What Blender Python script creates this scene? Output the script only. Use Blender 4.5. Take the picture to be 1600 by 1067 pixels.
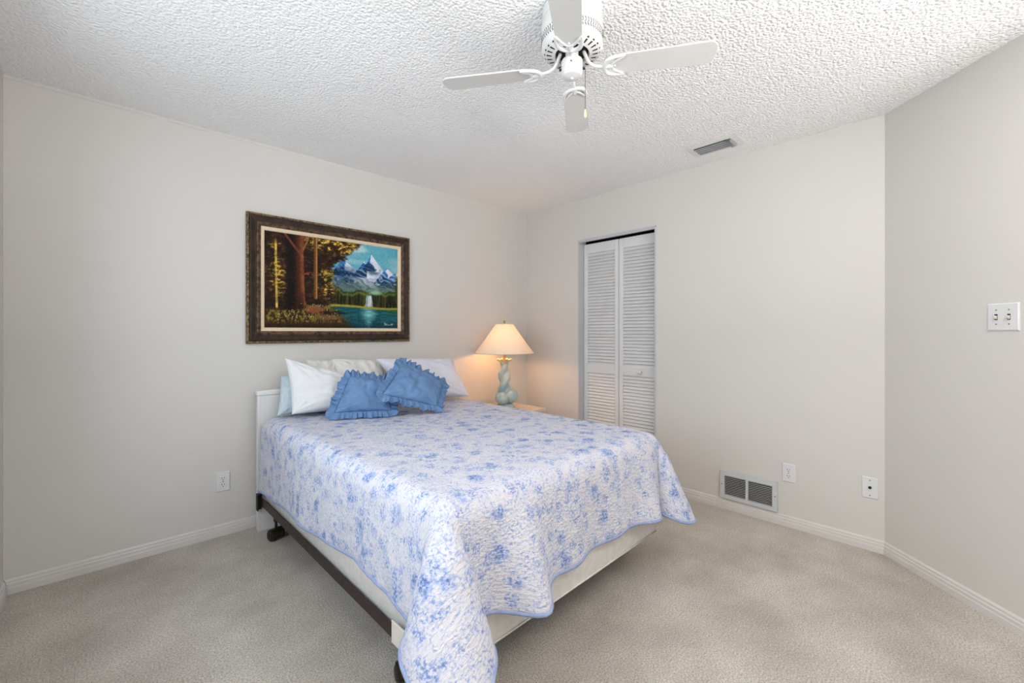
import bpy, bmesh, math, random
import numpy as np
from mathutils import Vector, Matrix, noise

for o in list(bpy.data.objects):
    bpy.data.objects.remove(o)
SC = bpy.context.scene
COL = SC.collection
PI = math.pi
R_ = math.radians

# ------------------------------------------------------------------ camera
TH = 46.5
cam_d = bpy.data.cameras.new('camera')
cam = bpy.data.objects.new('camera', cam_d)
COL.objects.link(cam)
cam_d.sensor_width = 36
cam_d.lens = 36 * 666.6 / 1600
cam_d.shift_y = -15.0 / 1600
cam_d.clip_start = 0.02
cam.location = (-3.131, -3.088, 1.233)
cam.rotation_euler = (PI / 2, 0, R_(TH - 90))
SC.camera = cam

# ------------------------------------------------------------------ world, daylight, fill lamps, exposure
SC.view_settings.view_transform = 'Standard'
SC.view_settings.look = 'None'
SC.view_settings.gamma = 1
SC.view_settings.use_curve_mapping = False
SC.view_settings.exposure = 0.03

world = bpy.data.worlds.new('sky')
SC.world = world
world.use_nodes = True
bgn = world.node_tree.nodes['Background']
bgn.inputs[0].default_value = (0.80, 0.90, 1.0, 1)
bgn.inputs[1].default_value = 1.5

WIN = (-2.55, -0.75, 0.80, 2.12)      # daylight window in the west wall: y0, y1, z0, z1


def area_light(name, loc, rot, sx, sy, power, color, spread=180):
    l = bpy.data.lights.new(name, 'AREA')
    l.shape = 'RECTANGLE'
    l.size, l.size_y = sx, sy
    l.energy = power
    l.color = color
    l.spread = R_(spread)
    o = bpy.data.objects.new(name, l)
    COL.objects.link(o)
    o.location = loc
    o.rotation_euler = rot
    return o


# daylight pouring in through the west window
area_light('window_daylight', (-4.10, (WIN[0] + WIN[1]) / 2, 1.50), (0, R_(-83), 0),
           1.7, WIN[1] - WIN[0] + 0.6, 47, (0.80, 0.91, 1.0))
# added fill: made-up south opening, lamp outside aimed up at ceiling and upper walls
FILL_WIN = (-3.30, -1.10, 1.25, 2.14)     # x0, x1, z0, z1
area_light('south_fill', ((FILL_WIN[0] + FILL_WIN[1]) / 2, -5.05, 0.60), (R_(112), 0, 0), 2.6, 1.6, 390, (1.0, 0.99, 0.98))
# added soft fill lamp behind the camera, brightens carpet and bed top
area_light('ceiling_fill', (-2.15, -3.45, 2.425), (0, 0, 0), 2.2, 1.4, 19, (1.0, 0.965, 0.92))


# ------------------------------------------------------------------ helpers
def lin(c):
    return tuple(((v / 255) / 12.92 if v / 255 <= 0.04045 else ((v / 255 + 0.055) / 1.055) ** 2.4) for v in c)


def mat(name, rgb, rough=0.6, metal=0.0, spec=0.4, bump=None, var=None, coord='Object'):
    """rgb in sRGB 0-255; bump=(scale, strength, distance, detail); var=(scale, rgb2, amount)"""
    m = bpy.data.materials.new(name)
    m.use_nodes = True
    nt = m.node_tree
    b = nt.nodes['Principled BSDF']
    b.inputs['Base Color'].default_value = (*lin(rgb), 1)
    b.inputs['Roughness'].default_value = rough
    b.inputs['Metallic'].default_value = metal
    b.inputs['Specular IOR Level'].default_value = spec
    tc = nt.nodes.new('ShaderNodeTexCoord')
    if var:
        n = nt.nodes.new('ShaderNodeTexNoise')
        n.inputs['Scale'].default_value = var[0]
        n.inputs['Detail'].default_value = 4
        nt.links.new(tc.outputs[coord], n.inputs['Vector'])
        r = nt.nodes.new('ShaderNodeMapRange')
        r.inputs[1].default_value = 0.35
        r.inputs[2].default_value = 0.65
        r.inputs[4].default_value = var[2]
        nt.links.new(n.outputs['Fac'], r.inputs[0])
        mx = nt.nodes.new('ShaderNodeMix')
        mx.data_type = 'RGBA'
        mx.inputs[6].default_value = (*lin(rgb), 1)
        mx.inputs[7].default_value = (*lin(var[1]), 1)
        nt.links.new(r.outputs[0], mx.inputs[0])
        nt.links.new(mx.outputs[2], b.inputs['Base Color'])
    if bump:
        n = nt.nodes.new('ShaderNodeTexNoise')
        n.inputs['Scale'].default_value = bump[0]
        n.inputs['Detail'].default_value = bump[3] if len(bump) > 3 else 3
        nt.links.new(tc.outputs[coord], n.inputs['Vector'])
        bp = nt.nodes.new('ShaderNodeBump')
        bp.inputs['Strength'].default_value = bump[1]
        bp.inputs['Distance'].default_value = bump[2]
        nt.links.new(n.outputs['Fac'], bp.inputs['Height'])
        nt.links.new(bp.outputs[0], b.inputs['Normal'])
    return m


def link(o, parent=None):
    COL.objects.link(o)
    if parent is not None:
        o.parent = parent
    return o


def obj(name, bm, m, parent=None, smooth=False, angle=None, bevel=0, seg=2, kind=None):
    bmesh.ops.recalc_face_normals(bm, faces=bm.faces[:])
    me = bpy.data.meshes.new(name)
    bm.to_mesh(me)
    bm.free()
    if m is not None:
        for q in (m if isinstance(m, (list, tuple)) else [m]):
            me.materials.append(q)
    o = link(bpy.data.objects.new(name, me), parent)
    if smooth:
        for p in me.polygons:
            p.use_smooth = True
        if angle:
            me.set_sharp_from_angle(angle=R_(angle))
    if bevel:
        md = o.modifiers.new('bevel', 'BEVEL')
        md.width = bevel
        md.segments = seg
        md.limit_method = 'ANGLE'
    if kind:
        o['kind'] = kind
    return o


def thing(name, label, cat, loc=(0, 0, 0), rotz=0, group=None):
    o = bpy.data.objects.new(name, None)
    o.empty_display_size = 0.05
    COL.objects.link(o)
    o.location = loc
    o.rotation_euler = (0, 0, rotz)
    tag(o, label, cat, group)
    return o


def tag(o, label, cat, group=None):
    o['label'] = label
    o['category'] = cat
    if group:
        o['group'] = group
    return o


def box(bm, x0, x1, y0, y1, z0, z1, M=None, mi=0):
    co = [(x0, y0, z0), (x1, y0, z0), (x1, y1, z0), (x0, y1, z0), (x0, y0, z1), (x1, y0, z1), (x1, y1, z1), (x0, y1, z1)]
    v = [bm.verts.new((M @ Vector(c)) if M else c) for c in co]
    for f in ((3, 2, 1, 0), (4, 5, 6, 7), (0, 1, 5, 4), (1, 2, 6, 5), (2, 3, 7, 6), (3, 0, 4, 7)):
        bm.faces.new([v[i] for i in f]).material_index = mi
    return bm


def nbox(*a, **k):
    return box(bmesh.new(), *a, **k)


def lathe(bm, prof, n=48, M=None, cap0=True, cap1=True, fr=None, mi=0):
    """prof: list of (r, z); fr(theta, i) -> radius factor"""
    rings = []
    for i, (r, z) in enumerate(prof):
        ring = []
        for k in range(n):
            t = 2 * PI * k / n
            rr = r * (fr(t, i) if fr else 1)
            c = Vector((rr * math.cos(t), rr * math.sin(t), z))
            ring.append(bm.verts.new(M @ c if M else c))
        rings.append(ring)
    for a, b in zip(rings, rings[1:]):
        for k in range(n):
            bm.faces.new((a[k], a[(k + 1) % n], b[(k + 1) % n], b[k])).material_index = mi
    if cap0:
        bm.faces.new(rings[0][::-1]).material_index = mi
    if cap1:
        bm.faces.new(rings[-1]).material_index = mi
    return bm


def tube(bm, pts, rad, n=10, flat=1.0):
    """swept tube along points; rad a number or a list; flat squashes it vertically"""
    pts = [Vector(p) for p in pts]
    if not isinstance(rad, (list, tuple)):
        rad = [rad] * len(pts)
    rings = []
    up = Vector((0, 0, 1))
    for i, p in enumerate(pts):
        t = (pts[min(i + 1, len(pts) - 1)] - pts[max(i - 1, 0)]).normalized()
        s = t.cross(up)
        if s.length < 0.05:
            s = t.cross(Vector((1, 0, 0)))
        s.normalize()
        u = s.cross(t).normalized()
        rings.append([bm.verts.new(p + rad[i] * (math.cos(2 * PI * k / n) * s + flat * math.sin(2 * PI * k / n) * u)) for k in range(n)])
    for a, b in zip(rings, rings[1:]):
        for k in range(n):
            bm.faces.new((a[k], a[(k + 1) % n], b[(k + 1) % n], b[k]))
    bm.faces.new(rings[0][::-1])
    bm.faces.new(rings[-1])
    return bm


def prism(bm, poly, z0, z1, M=None, mi=0):
    lo = [bm.verts.new(M @ Vector((x, y, z0)) if M else (x, y, z0)) for x, y in poly]
    hi = [bm.verts.new(M @ Vector((x, y, z1)) if M else (x, y, z1)) for x, y in poly]
    n = len(poly)
    bm.faces.new(lo[::-1]).material_index = mi
    bm.faces.new(hi).material_index = mi
    for k in range(n):
        bm.faces.new((lo[k], lo[(k + 1) % n], hi[(k + 1) % n], hi[k])).material_index = mi
    return bm


def cyl(bm, c0, c1, r, n=20):
    return tube(bm, [c0, c1], r, n)


def bez(p0, p1, p2, p3, n=10):
    p0, p1, p2, p3 = map(Vector, (p0, p1, p2, p3))
    return [((1 - t) ** 3) * p0 + 3 * t * (1 - t) ** 2 * p1 + 3 * t * t * (1 - t) * p2 + t ** 3 * p3 for t in (i / n for i in range(n + 1))]


# ------------------------------------------------------------------ materials
M_wall = mat('wall_paint', (215, 211, 206), 0.75, spec=0.2, bump=(180, 0.08, 0.002), var=(1.6, (212, 208, 203), 0.5))
M_trim = mat('trim_paint', (218, 214, 210), 0.5, spec=0.35, bump=(60, 0.08, 0.002), var=(7, (212, 207, 202), 0.6))
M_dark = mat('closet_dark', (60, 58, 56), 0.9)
M_white = mat('white_enamel', (226, 225, 222), 0.35, spec=0.5, var=(5, (220, 219, 216), 0.5))
M_plate = mat('white_plastic', (224, 224, 224), 0.35, spec=0.5, var=(9, (218, 218, 217), 0.4))
M_slot = mat('slot_black', (18, 17, 16), 0.7, var=(20, (28, 26, 25), 0.5))
M_screw = mat('screw_grey', (120, 118, 114), 0.4, 0.6, var=(60, (95, 92, 88), 0.5))
M_grille = mat('grille_grey', (206, 208, 209), 0.45, spec=0.45, var=(12, (198, 200, 201), 0.5))
M_vent = mat('vent_metal', (176, 178, 180), 0.35, 0.35, spec=0.5, var=(14, (150, 152, 155), 0.6))
M_door = mat('door_white', (226, 225, 224), 0.5, spec=0.35, var=(4, (218, 217, 216), 0.6))
M_jamb = mat('jamb_grey_white', (196, 197, 199), 0.5, spec=0.35, var=(5, (188, 189, 191), 0.5))
M_board = mat('headboard_white', (226, 226, 224), 0.4, spec=0.45, var=(3, (218, 218, 217), 0.6))
M_steel = mat('bronze_steel', (56, 44, 40), 0.45, 0.5, spec=0.4, var=(25, (72, 58, 52), 0.6))
M_black = mat('black_plastic', (24, 22, 20), 0.45, spec=0.5, var=(30, (40, 36, 30), 0.6))
M_bronze = mat('caster_bronze', (82, 72, 52), 0.35, 0.6, var=(40, (40, 34, 26), 0.7))
M_guard = mat('cream_plastic', (228, 222, 212), 0.5, var=(10, (220, 214, 204), 0.5))
M_boxs = mat('ticking', (222, 219, 214), 0.8, spec=0.15, bump=(70, 0.35, 0.004), var=(30, (206, 202, 196), 0.6))
M_mattress = mat('mattress_ticking', (232, 232, 232), 0.8, spec=0.1, bump=(60, 0.3, 0.004), var=(12, (224, 224, 226), 0.5))
M_pil_white = mat('white_cotton', (226, 226, 226), 0.85, spec=0.1, bump=(15, 0.55, 0.012, 4), var=(9, (232, 234, 238), 0.5))
M_pil_cream = mat('ivory_cotton', (224, 221, 217), 0.85, spec=0.1, bump=(15, 0.55, 0.012, 4), var=(9, (218, 215, 211), 0.5))
M_pil_lav = mat('cool_white_cotton', (220, 218, 226), 0.85, spec=0.1, bump=(15, 0.55, 0.012, 4), var=(9, (226, 224, 234), 0.5))
M_pil_blue = mat('pale_blue_cotton', (192, 205, 212), 0.85, spec=0.1, bump=(15, 0.55, 0.012, 4), var=(9, (192, 208, 220), 0.5))
M_cush = mat('cornflower_cotton', (112, 144, 184), 0.8, spec=0.15, bump=(26, 0.6, 0.010, 4), var=(16, (96, 128, 170), 0.8))
M_wood = mat('pale_nightstand', (222, 208, 188), 0.5, bump=(30, 0.1, 0.002), var=(11, (210, 194, 170), 0.6))
M_brass = mat('brass', (176, 140, 80), 0.3, 0.9, var=(30, (150, 116, 62), 0.5))
M_fob = mat('pull_fob', (230, 212, 178), 0.4, var=(60, (222, 196, 136), 0.5))
M_chain = mat('chain_grey', (110, 106, 100), 0.35, 0.8, var=(200, (80, 76, 72), 0.6))


def carpet_material():
    m = mat('carpet_pile', (196, 184, 168), 0.95, spec=0.05)
    nt = m.node_tree
    b = nt.nodes['Principled BSDF']
    tc = nt.nodes.new('ShaderNodeTexCoord')
    big = nt.nodes.new('ShaderNodeTexNoise')
    big.inputs['Scale'].default_value = 2.6
    big.inputs['Detail'].default_value = 5
    big.inputs['Roughness'].default_value = 0.6
    fine = nt.nodes.new('ShaderNodeTexNoise')
    fine.inputs['Scale'].default_value = 150
    fine.inputs['Detail'].default_value = 4
    fine.inputs['Roughness'].default_value = 0.7
    for n in (big, fine):
        nt.links.new(tc.outputs['Object'], n.inputs['Vector'])
    r1 = nt.nodes.new('ShaderNodeValToRGB')
    r1.color_ramp.elements[0].position = 0.34
    r1.color_ramp.elements[0].color = (*lin((200, 191, 180)), 1)
    r1.color_ramp.elements[1].position = 0.68
    r1.color_ramp.elements[1].color = (*lin((230, 221, 210)), 1)
    nt.links.new(big.outputs['Fac'], r1.inputs[0])
    r2 = nt.nodes.new('ShaderNodeMapRange')
    r2.inputs[1].default_value = 0.3
    r2.inputs[2].default_value = 0.7
    r2.inputs[3].default_value = 0.50
    r2.inputs[4].default_value = 1.34
    nt.links.new(fine.outputs['Fac'], r2.inputs[0])
    mul = nt.nodes.new('ShaderNodeMix')
    mul.data_type = 'RGBA'
    mul.blend_type = 'MULTIPLY'
    mul.inputs[0].default_value = 1
    nt.links.new(r1.outputs[0], mul.inputs[6])
    nt.links.new(r2.outputs[0], mul.inputs[7])
    nt.links.new(mul.outputs[2], b.inputs['Base Color'])
    bp = nt.nodes.new('ShaderNodeBump')
    bp.inputs['Strength'].default_value = 0.8
    bp.inputs['Distance'].default_value = 0.012
    nt.links.new(fine.outputs['Fac'], bp.inputs['Height'])
    nt.links.new(bp.outputs[0], b.inputs['Normal'])
    return m


def popcorn_material():
    m = mat('popcorn_ceiling', (244, 243, 242), 0.9, spec=0.1)
    nt = m.node_tree
    b = nt.nodes['Principled BSDF']
    tc = nt.nodes.new('ShaderNodeTexCoord')
    v = nt.nodes.new('ShaderNodeTexVoronoi')
    v.feature = 'SMOOTH_F1'
    v.inputs['Scale'].default_value = 96
    n = nt.nodes.new('ShaderNodeTexNoise')
    n.inputs['Scale'].default_value = 120
    n.inputs['Detail'].default_value = 1.5
    for q in (v, n):
        nt.links.new(tc.outputs['Object'], q.inputs['Vector'])
    sub = nt.nodes.new('ShaderNodeMath')
    sub.operation = 'SUBTRACT'
    hf = nt.nodes.new('ShaderNodeMath')
    hf.operation = 'MULTIPLY'
    hf.inputs[1].default_value = 0.6
    nt.links.new(n.outputs['Fac'], hf.inputs[0])
    nt.links.new(hf.outputs[0], sub.inputs[0])
    nt.links.new(v.outputs['Distance'], sub.inputs[1])
    bp = nt.nodes.new('ShaderNodeBump')
    bp.inputs['Strength'].default_value = 0.58
    bp.inputs['Distance'].default_value = 0.012
    nt.links.new(sub.outputs[0], bp.inputs['Height'])
    nt.links.new(bp.outputs[0], b.inputs['Normal'])
    return m


M_carpet = carpet_material()
M_ceil = popcorn_material()

# ------------------------------------------------------------------ room shell
CH = 2.44
XW = -3.484                       # west (window) wall
DA = R_(46.7)
P0 = Vector((0.0, -2.795))        # where the diagonal wall starts
DLEN = 1.25
P1 = P0 + DLEN * Vector((-math.cos(DA), -math.sin(DA)))
YS = -4.30                        # south wall behind the camera
T = 0.12

bm = bmesh.new()
prism(bm, [(XW - T, T), (T + 0.7, T), (T + 0.7, -2.9), (P1.x + T, P1.y - T), (P1.x + T, YS - T), (XW - T, YS - T)], -0.1, 0.0)
obj('floor', bm, M_carpet, kind='structure')
bm = bmesh.new()
prism(bm, [(XW - T, T), (T + 0.7, T), (T + 0.7, -2.9), (P1.x + T, P1.y - T), (P1.x + T, YS - T), (XW - T, YS - T)], CH, CH + 0.1)
obj('ceiling', bm, M_ceil, kind='structure')

obj('wall_north', nbox(XW - T, T, 0, T, 0, CH), M_wall, kind='structure')
# east wall with the closet opening
CY0, CY1, CZ = -0.667, -1.434, 2.071
bm = bmesh.new()
box(bm, 0, T, CY0, 0, 0, CH)
box(bm, 0, T, P0.y - 0.10, CY1, 0, CH)
box(bm, 0, T, CY1, CY0, CZ, CH)
obj('wall_east', bm, M_wall, kind='structure')
# closet interior behind the doors
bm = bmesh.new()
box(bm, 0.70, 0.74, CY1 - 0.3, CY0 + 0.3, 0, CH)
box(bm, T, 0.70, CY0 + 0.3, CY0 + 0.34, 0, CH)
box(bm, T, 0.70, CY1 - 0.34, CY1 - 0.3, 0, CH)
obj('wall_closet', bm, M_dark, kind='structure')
# diagonal wall
nrm = Vector((math.sin(DA), -math.cos(DA)))      # away from the room
q = [P0, P1, P1 + T * nrm, P0 + T * nrm]
bm = bmesh.new()
prism(bm, [(p.x, p.y) for p in q], 0, CH)
obj('wall_diagonal', bm, M_wall, kind='structure')
obj('wall_entry', nbox(P1.x, P1.x + T, YS - T, P1.y, 0, CH), M_wall, kind='structure')
bm = bmesh.new()  # unseen south wall, its opening added to let the fill lamp in
box(bm, XW - T, FILL_WIN[0], YS - T, YS, 0, CH)
box(bm, FILL_WIN[1], P1.x, YS - T, YS, 0, CH)
box(bm, FILL_WIN[0], FILL_WIN[1], YS - T, YS, 0, FILL_WIN[2])
box(bm, FILL_WIN[0], FILL_WIN[1], YS - T, YS, FILL_WIN[3], CH)
obj('wall_south', bm, M_wall, kind='structure')
bm = bmesh.new()
gx0, gx1, gz0, gz1 = FILL_WIN
for a in ((gx0, gx0 + .05, gz0, gz1), (gx1 - .05, gx1, gz0, gz1), (gx0, gx1, gz0, gz0 + .05), (gx0, gx1, gz1 - .05, gz1), ((gx0 + gx1) / 2 - .02, (gx0 + gx1) / 2 + .02, gz0, gz1)):
    box(bm, a[0], a[1], YS - 0.08, YS - 0.04, a[2], a[3])
obj('fill_window', bm, M_trim, kind='structure')  # frame of the added fill opening, out of view
# west wall with the window opening
bm = bmesh.new()
box(bm, XW - T, XW, WIN[1], 0, 0, CH)
box(bm, XW - T, XW, YS, WIN[0], 0, CH)
box(bm, XW - T, XW, WIN[0], WIN[1], 0, WIN[2])
box(bm, XW - T, XW, WIN[0], WIN[1], WIN[3], CH)
obj('wall_west', bm, M_wall, kind='structure')
bm = bmesh.new()
fy0, fy1, fz0, fz1 = WIN
for a in ((fy0, fy0 + .05, fz0, fz1), (fy1 - .05, fy1, fz0, fz1), (fy0, fy1, fz0, fz0 + .05), (fy0, fy1, fz1 - .05, fz1),
          ((fy0 + fy1) / 2 - .02, (fy0 + fy1) / 2 + .02, fz0, fz1)):
    box(bm, XW - 0.08, XW - 0.04, *a)
obj('window_1', bm, M_trim, kind='structure')


# baseboards: stepped profile (out, up), swept along a floor line
PROF = [(0, 0), (0.013, 0), (0.013, 0.030), (0.011, 0.033), (0.011, 0.048), (0.008, 0.052), (0.008, 0.062), (0.003, 0.070), (0, 0.070)]


def baseboard(name, a, b, inward, ma=0.0, mb=0.0):
    """a->b floor line, inward = unit vector into the room, ma/mb = mitre slopes at the ends"""
    a, b, n = Vector(a), Vector(b), Vector(inward)
    t = (b - a).normalized()
    bm = bmesh.new()
    A = [bm.verts.new((*(a + n * o + t * o * ma), z)) for o, z in PROF]
    B = [bm.verts.new((*(b + n * o - t * o * mb), z)) for o, z in PROF]
    k = len(PROF)
    for i in range(k):
        bm.faces.new((A[i], A[(i + 1) % k], B[(i + 1) % k], B[i]))
    bm.faces.new(A[::-1])
    bm.faces.new(B)
    obj(name, bm, M_trim, kind='structure')


baseboard('baseboard_north', (XW, 0), (0, 0), (0, -1), 1, 1)
baseboard('baseboard_closet', (0, 0), (0, CY0), (-1, 0), 1, 0)
mt = math.tan(R_(90 - 46.7) / 2)
baseboard('baseboard_east', (0, CY1), (0, P0.y), (-1, 0), 0, mt)
baseboard('baseboard_diagonal', P0, P1, -nrm, mt, 0)
baseboard('baseboard_west', (XW, -0.02), (XW, YS), (1, 0), 0, 0)
# thin loose cove strip under the ceiling on the left of the north wall
bm = bmesh.new()
for x0, x1 in ((XW, -2.93), (-2.88, -2.70), (-2.62, -2.30)):
    box(bm, x0, x1, -0.004, 0, CH - 0.017, CH)
obj('trim_1', bm, M_wall, kind='structure')

# closet jamb and head track (part of the opening)
bm = bmesh.new()
box(bm, -0.002, 0.105, CY0 - 0.012, CY0, 0, CZ)
box(bm, -0.002, 0.105, CY1, CY1 + 0.012, 0, CZ)
box(bm, -0.002, 0.018, CY1 + 0.012, CY0 - 0.012, CZ - 0.024, CZ)
box(bm, -0.006, 0.000, CY1, CY0, CZ - 0.010, CZ)
obj('trim_2', bm, M_jamb, kind='structure')

# ------------------------------------------------------------------ bifold closet door
DX, DT = 0.070, 0.030
LW = 0.366
dz0, dz1 = 0.02, 2.036
for nm, yc in (('a', CY0 - 0.016 - LW / 2), ('b', CY0 - 0.016 - LW * 1.5 - 0.006)):
    if nm == 'a':
        d1 = door = thing('door_1', 'white louvered bifold closet door, two leaves, one round knob', 'door', (DX, (CY0 + CY1) / 2, 0))
        door['kind'] = 'structure'
    y0, y1 = yc - LW / 2, yc + LW / 2
    yo = (CY0 + CY1) / 2
    y0 -= yo
    y1 -= yo
    st = 0.038
    bm = bmesh.new()
    box(bm, 0, DT, y0, y0 + st, dz0, dz1)
    box(bm, 0, DT, y1 - st, y1, dz0, dz1)
    for a, b in ((dz0, dz0 + .12), (0.862, 0.937), (dz1 - 0.085, dz1)):
        box(bm, 0.001, DT - .001, y0 + st, y1 - st, a, b)
    leaf = obj('door_leaf', bm, M_door, door, bevel=0.002)
    # louvre bank: a pattern of angled slats inside each leaf
    bm = bmesh.new()
    for a, b, n in ((0.937, dz1 - 0.085, 36), (dz0 + .12, 0.862, 26)):
        for k in range(n):
            zc = a + (k + 0.5) * (b - a) / n
            M = Matrix.Translation((DT / 2, 0, zc)) @ Matrix.Rotation(R_(33), 4, 'Y')
            box(bm, -0.003, 0.003, y0 + st - .004, y1 - st + .004, -0.0185, 0.0185, M)
    obj('louver_panel', bm, M_door, leaf)
    if nm == 'b':
        bm = bmesh.new()
        Mk = Matrix.Translation((0, -1.262 - yo, 0.90)) @ Matrix.Rotation(R_(-90), 4, 'Y')
        lathe(bm, [(0.008, 0), (0.008, 0.012), (0.015, 0.018), (0.018, 0.026), (0.015, 0.033), (0.006, 0.036)], 24, Mk)
        obj('door_knob', bm, M_door, leaf, smooth=True)


# ------------------------------------------------------------------ wall plates
def plate_local(w, h, t=0.006):
    """bevelled cover plate in local x (right), z (up), out = -y"""
    bm = bmesh.new()
    s = 0.004
    v0 = [bm.verts.new((x, 0, z)) for x, z in ((-w / 2, -h / 2), (w / 2, -h / 2), (w / 2, h / 2), (-w / 2, h / 2))]
    v1 = [bm.verts.new((x, -t * .5, z)) for x, z in ((-w / 2, -h / 2), (w / 2, -h / 2), (w / 2, h / 2), (-w / 2, h / 2))]
    v2 = [bm.verts.new((x, -t, z)) for x, z in ((-w / 2 + s, -h / 2 + s), (w / 2 - s, -h / 2 + s), (w / 2 - s, h / 2 - s), (-w / 2 + s, h / 2 - s))]
    for a, b in ((v0, v1), (v1, v2)):
        for k in range(4):
            bm.faces.new((a[k], a[(k + 1) % 4], b[(k + 1) % 4], b[k]))
    bm.faces.new(v2)
    bm.faces.new(v0[::-1])
    return bm


def screw_bm(x, z, y, r=0.0032):
    bm = bmesh.new()
    M = Matrix.Translation((x, y, z)) @ Matrix.Rotation(R_(90), 4, 'X')
    lathe(bm, [(r, 0), (r, 0.0008), (r * .6, 0.0016)], 14, M)
    return bm


def outlet(label, loc, rz, w=0.072, h=0.116):
    t = thing('wall_outlet', label, 'outlet', loc, rz, 'duplex outlets on the walls')
    obj('cover_plate', plate_local(w, h), M_plate, t)
    for sz in (0.0195, -0.0195):
        bm = bmesh.new()
        poly = [(0.0165 * math.cos(a), max(-0.0135, min(0.0135, 0.0165 * math.sin(a)))) for a in (2 * PI * k / 28 for k in range(28))]
        M = Matrix.Translation((0, -0.006, sz)) @ Matrix.Rotation(R_(90), 4, 'X')
        prism(bm, poly, 0, 0.0022, M)
        rc = obj('receptacle', bm, M_plate, t, bevel=0.0005)
        bm = bmesh.new()
        for sx, hh in ((-0.0063, 0.0042), (0.0063, 0.0035)):
            box(bm, sx - 0.0014, sx + 0.0014, -0.0088, -0.0078, sz + 0.004 - hh, sz + 0.004 + hh)
        poly = [(0.0026 * math.cos(2 * PI * k / 12), 0.0026 * math.sin(2 * PI * k / 12)) for k in range(12)]
        prism(bm, poly, 0, 0.001, Matrix.Translation((0, -0.0078, sz - 0.0075)) @ Matrix.Rotation(R_(90), 4, 'X'))
        obj('slots', bm, M_slot, rc)
    obj('screw', screw_bm(0, 0, -0.006), M_screw, t)
    return t


outlet('white duplex outlet low on the wall left of the bed', (-2.621, 0, 0.325), 0)
outlet('white duplex outlet beside the floor-level return air grille', (0, -2.335, 0.340), R_(-90))

t = thing('cable_plate', 'white wall plate with a single dark coaxial jack near the angled wall', 'wall plate', (0, -2.732, 0.352), R_(-90))
obj('cover_plate', plate_local(0.074, 0.118), M_plate, t)
bm = bmesh.new()
lathe(bm, [(0.0075, 0), (0.0075, 0.004), (0.005, 0.004), (0.005, 0.012), (0.0035, 0.012)], 18, Matrix.Translation((0, -0.006, 0.002)) @ Matrix.Rotation(R_(90), 4, 'X'))
obj('coaxial_jack', bm, M_slot, t, smooth=True, angle=40)
for z in (0.042, -0.042):
    obj('screw', screw_bm(0, z, -0.006), M_screw, t)

DROT = R_(180 + 46.7)
c = P0 + 0.571 * Vector((-math.cos(DA), -math.sin(DA)))
t = thing('light_switch', 'white double toggle light switch plate on the angled wall', 'light switch', (c.x, c.y, 1.296), DROT)
obj('cover_plate', plate_local(0.116, 0.116), M_plate, t)
for sx in (-0.0235, 0.0235):
    tg = obj('toggle', box(nbox(sx - 0.0045, sx + 0.0045, -0.020, -0.006, -0.004, 0.006, ), sx - 0.0045, sx + 0.0045, -0.012, -0.006, -0.009, -0.004), mat('toggle_ivory', (222, 216, 200), 0.4, var=(20, (214, 206, 190), 0.5)), t, bevel=0.001)
    obj('toggle_slot', nbox(sx - 0.0055, sx + 0.0055, -0.0068, -0.0058, -0.0125, 0.0125), M_slot, t)
    for z in (0.03, -0.03):
        obj('screw', screw_bm(sx, z, -0.006, 0.0028), M_screw, t)

# return air grille on the east wall
gw, gh = 0.353, 0.197
t = thing('return_air_grille', 'grey white metal return air grille low on the closet wall', 'air grille', (0, -2.0985, 0.0755), R_(-90))
bm = bmesh.new()
mx, mt_, mb_, bar = 0.030, 0.036, 0.026, 0.016
for a in ((-gw / 2, gw / 2, gh - mt_, gh), (-gw / 2, gw / 2, 0, mb_), (-gw / 2, -gw / 2 + mx, mb_, gh - mt_), (gw / 2 - mx, gw / 2, mb_, gh - mt_), (-bar / 2 - .004, bar / 2 - .004, mb_, gh - mt_)):
    box(bm, a[0], a[1], -0.016, -0.001, a[2], a[3])
obj('grille_frame', bm, M_grille, t, bevel=0.0015)
obj('duct_backing', nbox(-gw / 2 + 0.02, gw / 2 - 0.02, -0.0028, -0.0012, mb_ - .005, gh - mt_ + .005), M_slot, t)
for x0, x1 in ((-gw / 2 + mx, -bar / 2 - .004), (bar / 2 - .004, gw / 2 - mx)):
    bm = bmesh.new()
    for k in range(12):
        zc = mb_ + (k + .5) * (gh - mb_ - mt_) / 12
        M = Matrix.Translation((0, -0.0095, zc)) @ Matrix.Rotation(R_(-38), 4, 'X')
        box(bm, x0 - .002, x1 + .002, -0.0055, 0.0055, -0.0007, 0.0007, M)
    obj('louver_bank', bm, M_grille, t)
for sx in (-gw / 2 + 0.013, gw / 2 - 0.013):
    obj('screw', screw_bm(sx, gh * .5, -0.016, 0.004), M_screw, t)

# ceiling supply register
t = thing('ceiling_vent', 'metal ceiling air register with curved blades beside the closet wall', 'air vent', (-0.268, -1.985, CH), 0)
bm = bmesh.new()
fx, fy, ix, iy = 0.092, 0.155, 0.062, 0.118
prof_o = [(-fx, -fy), (fx, -fy), (fx, fy), (-fx, fy)]
prof_i = [(-ix, -iy), (ix, -iy), (ix, iy), (-ix, iy)]
vo0 = [bm.verts.new((x, y, -0.001)) for x, y in prof_o]
vo1 = [bm.verts.new((x, y, -0.004)) for x, y in prof_o]
vi1 = [bm.verts.new((x, y, -0.007)) for x, y in prof_i]
vi0 = [bm.verts.new((x, y, -0.001)) for x, y in prof_i]
for a, b in ((vo0, vo1), (vo1, vi1), (vi1, vi0)):
    for k in range(4):
        bm.faces.new((a[k], a[(k + 1) % 4], b[(k + 1) % 4], b[k]))
obj('vent_frame', bm, M_white, t)
obj('duct_backing', nbox(-ix, ix, -iy, iy, -0.0022, -0.0012), M_slot, t)


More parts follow.
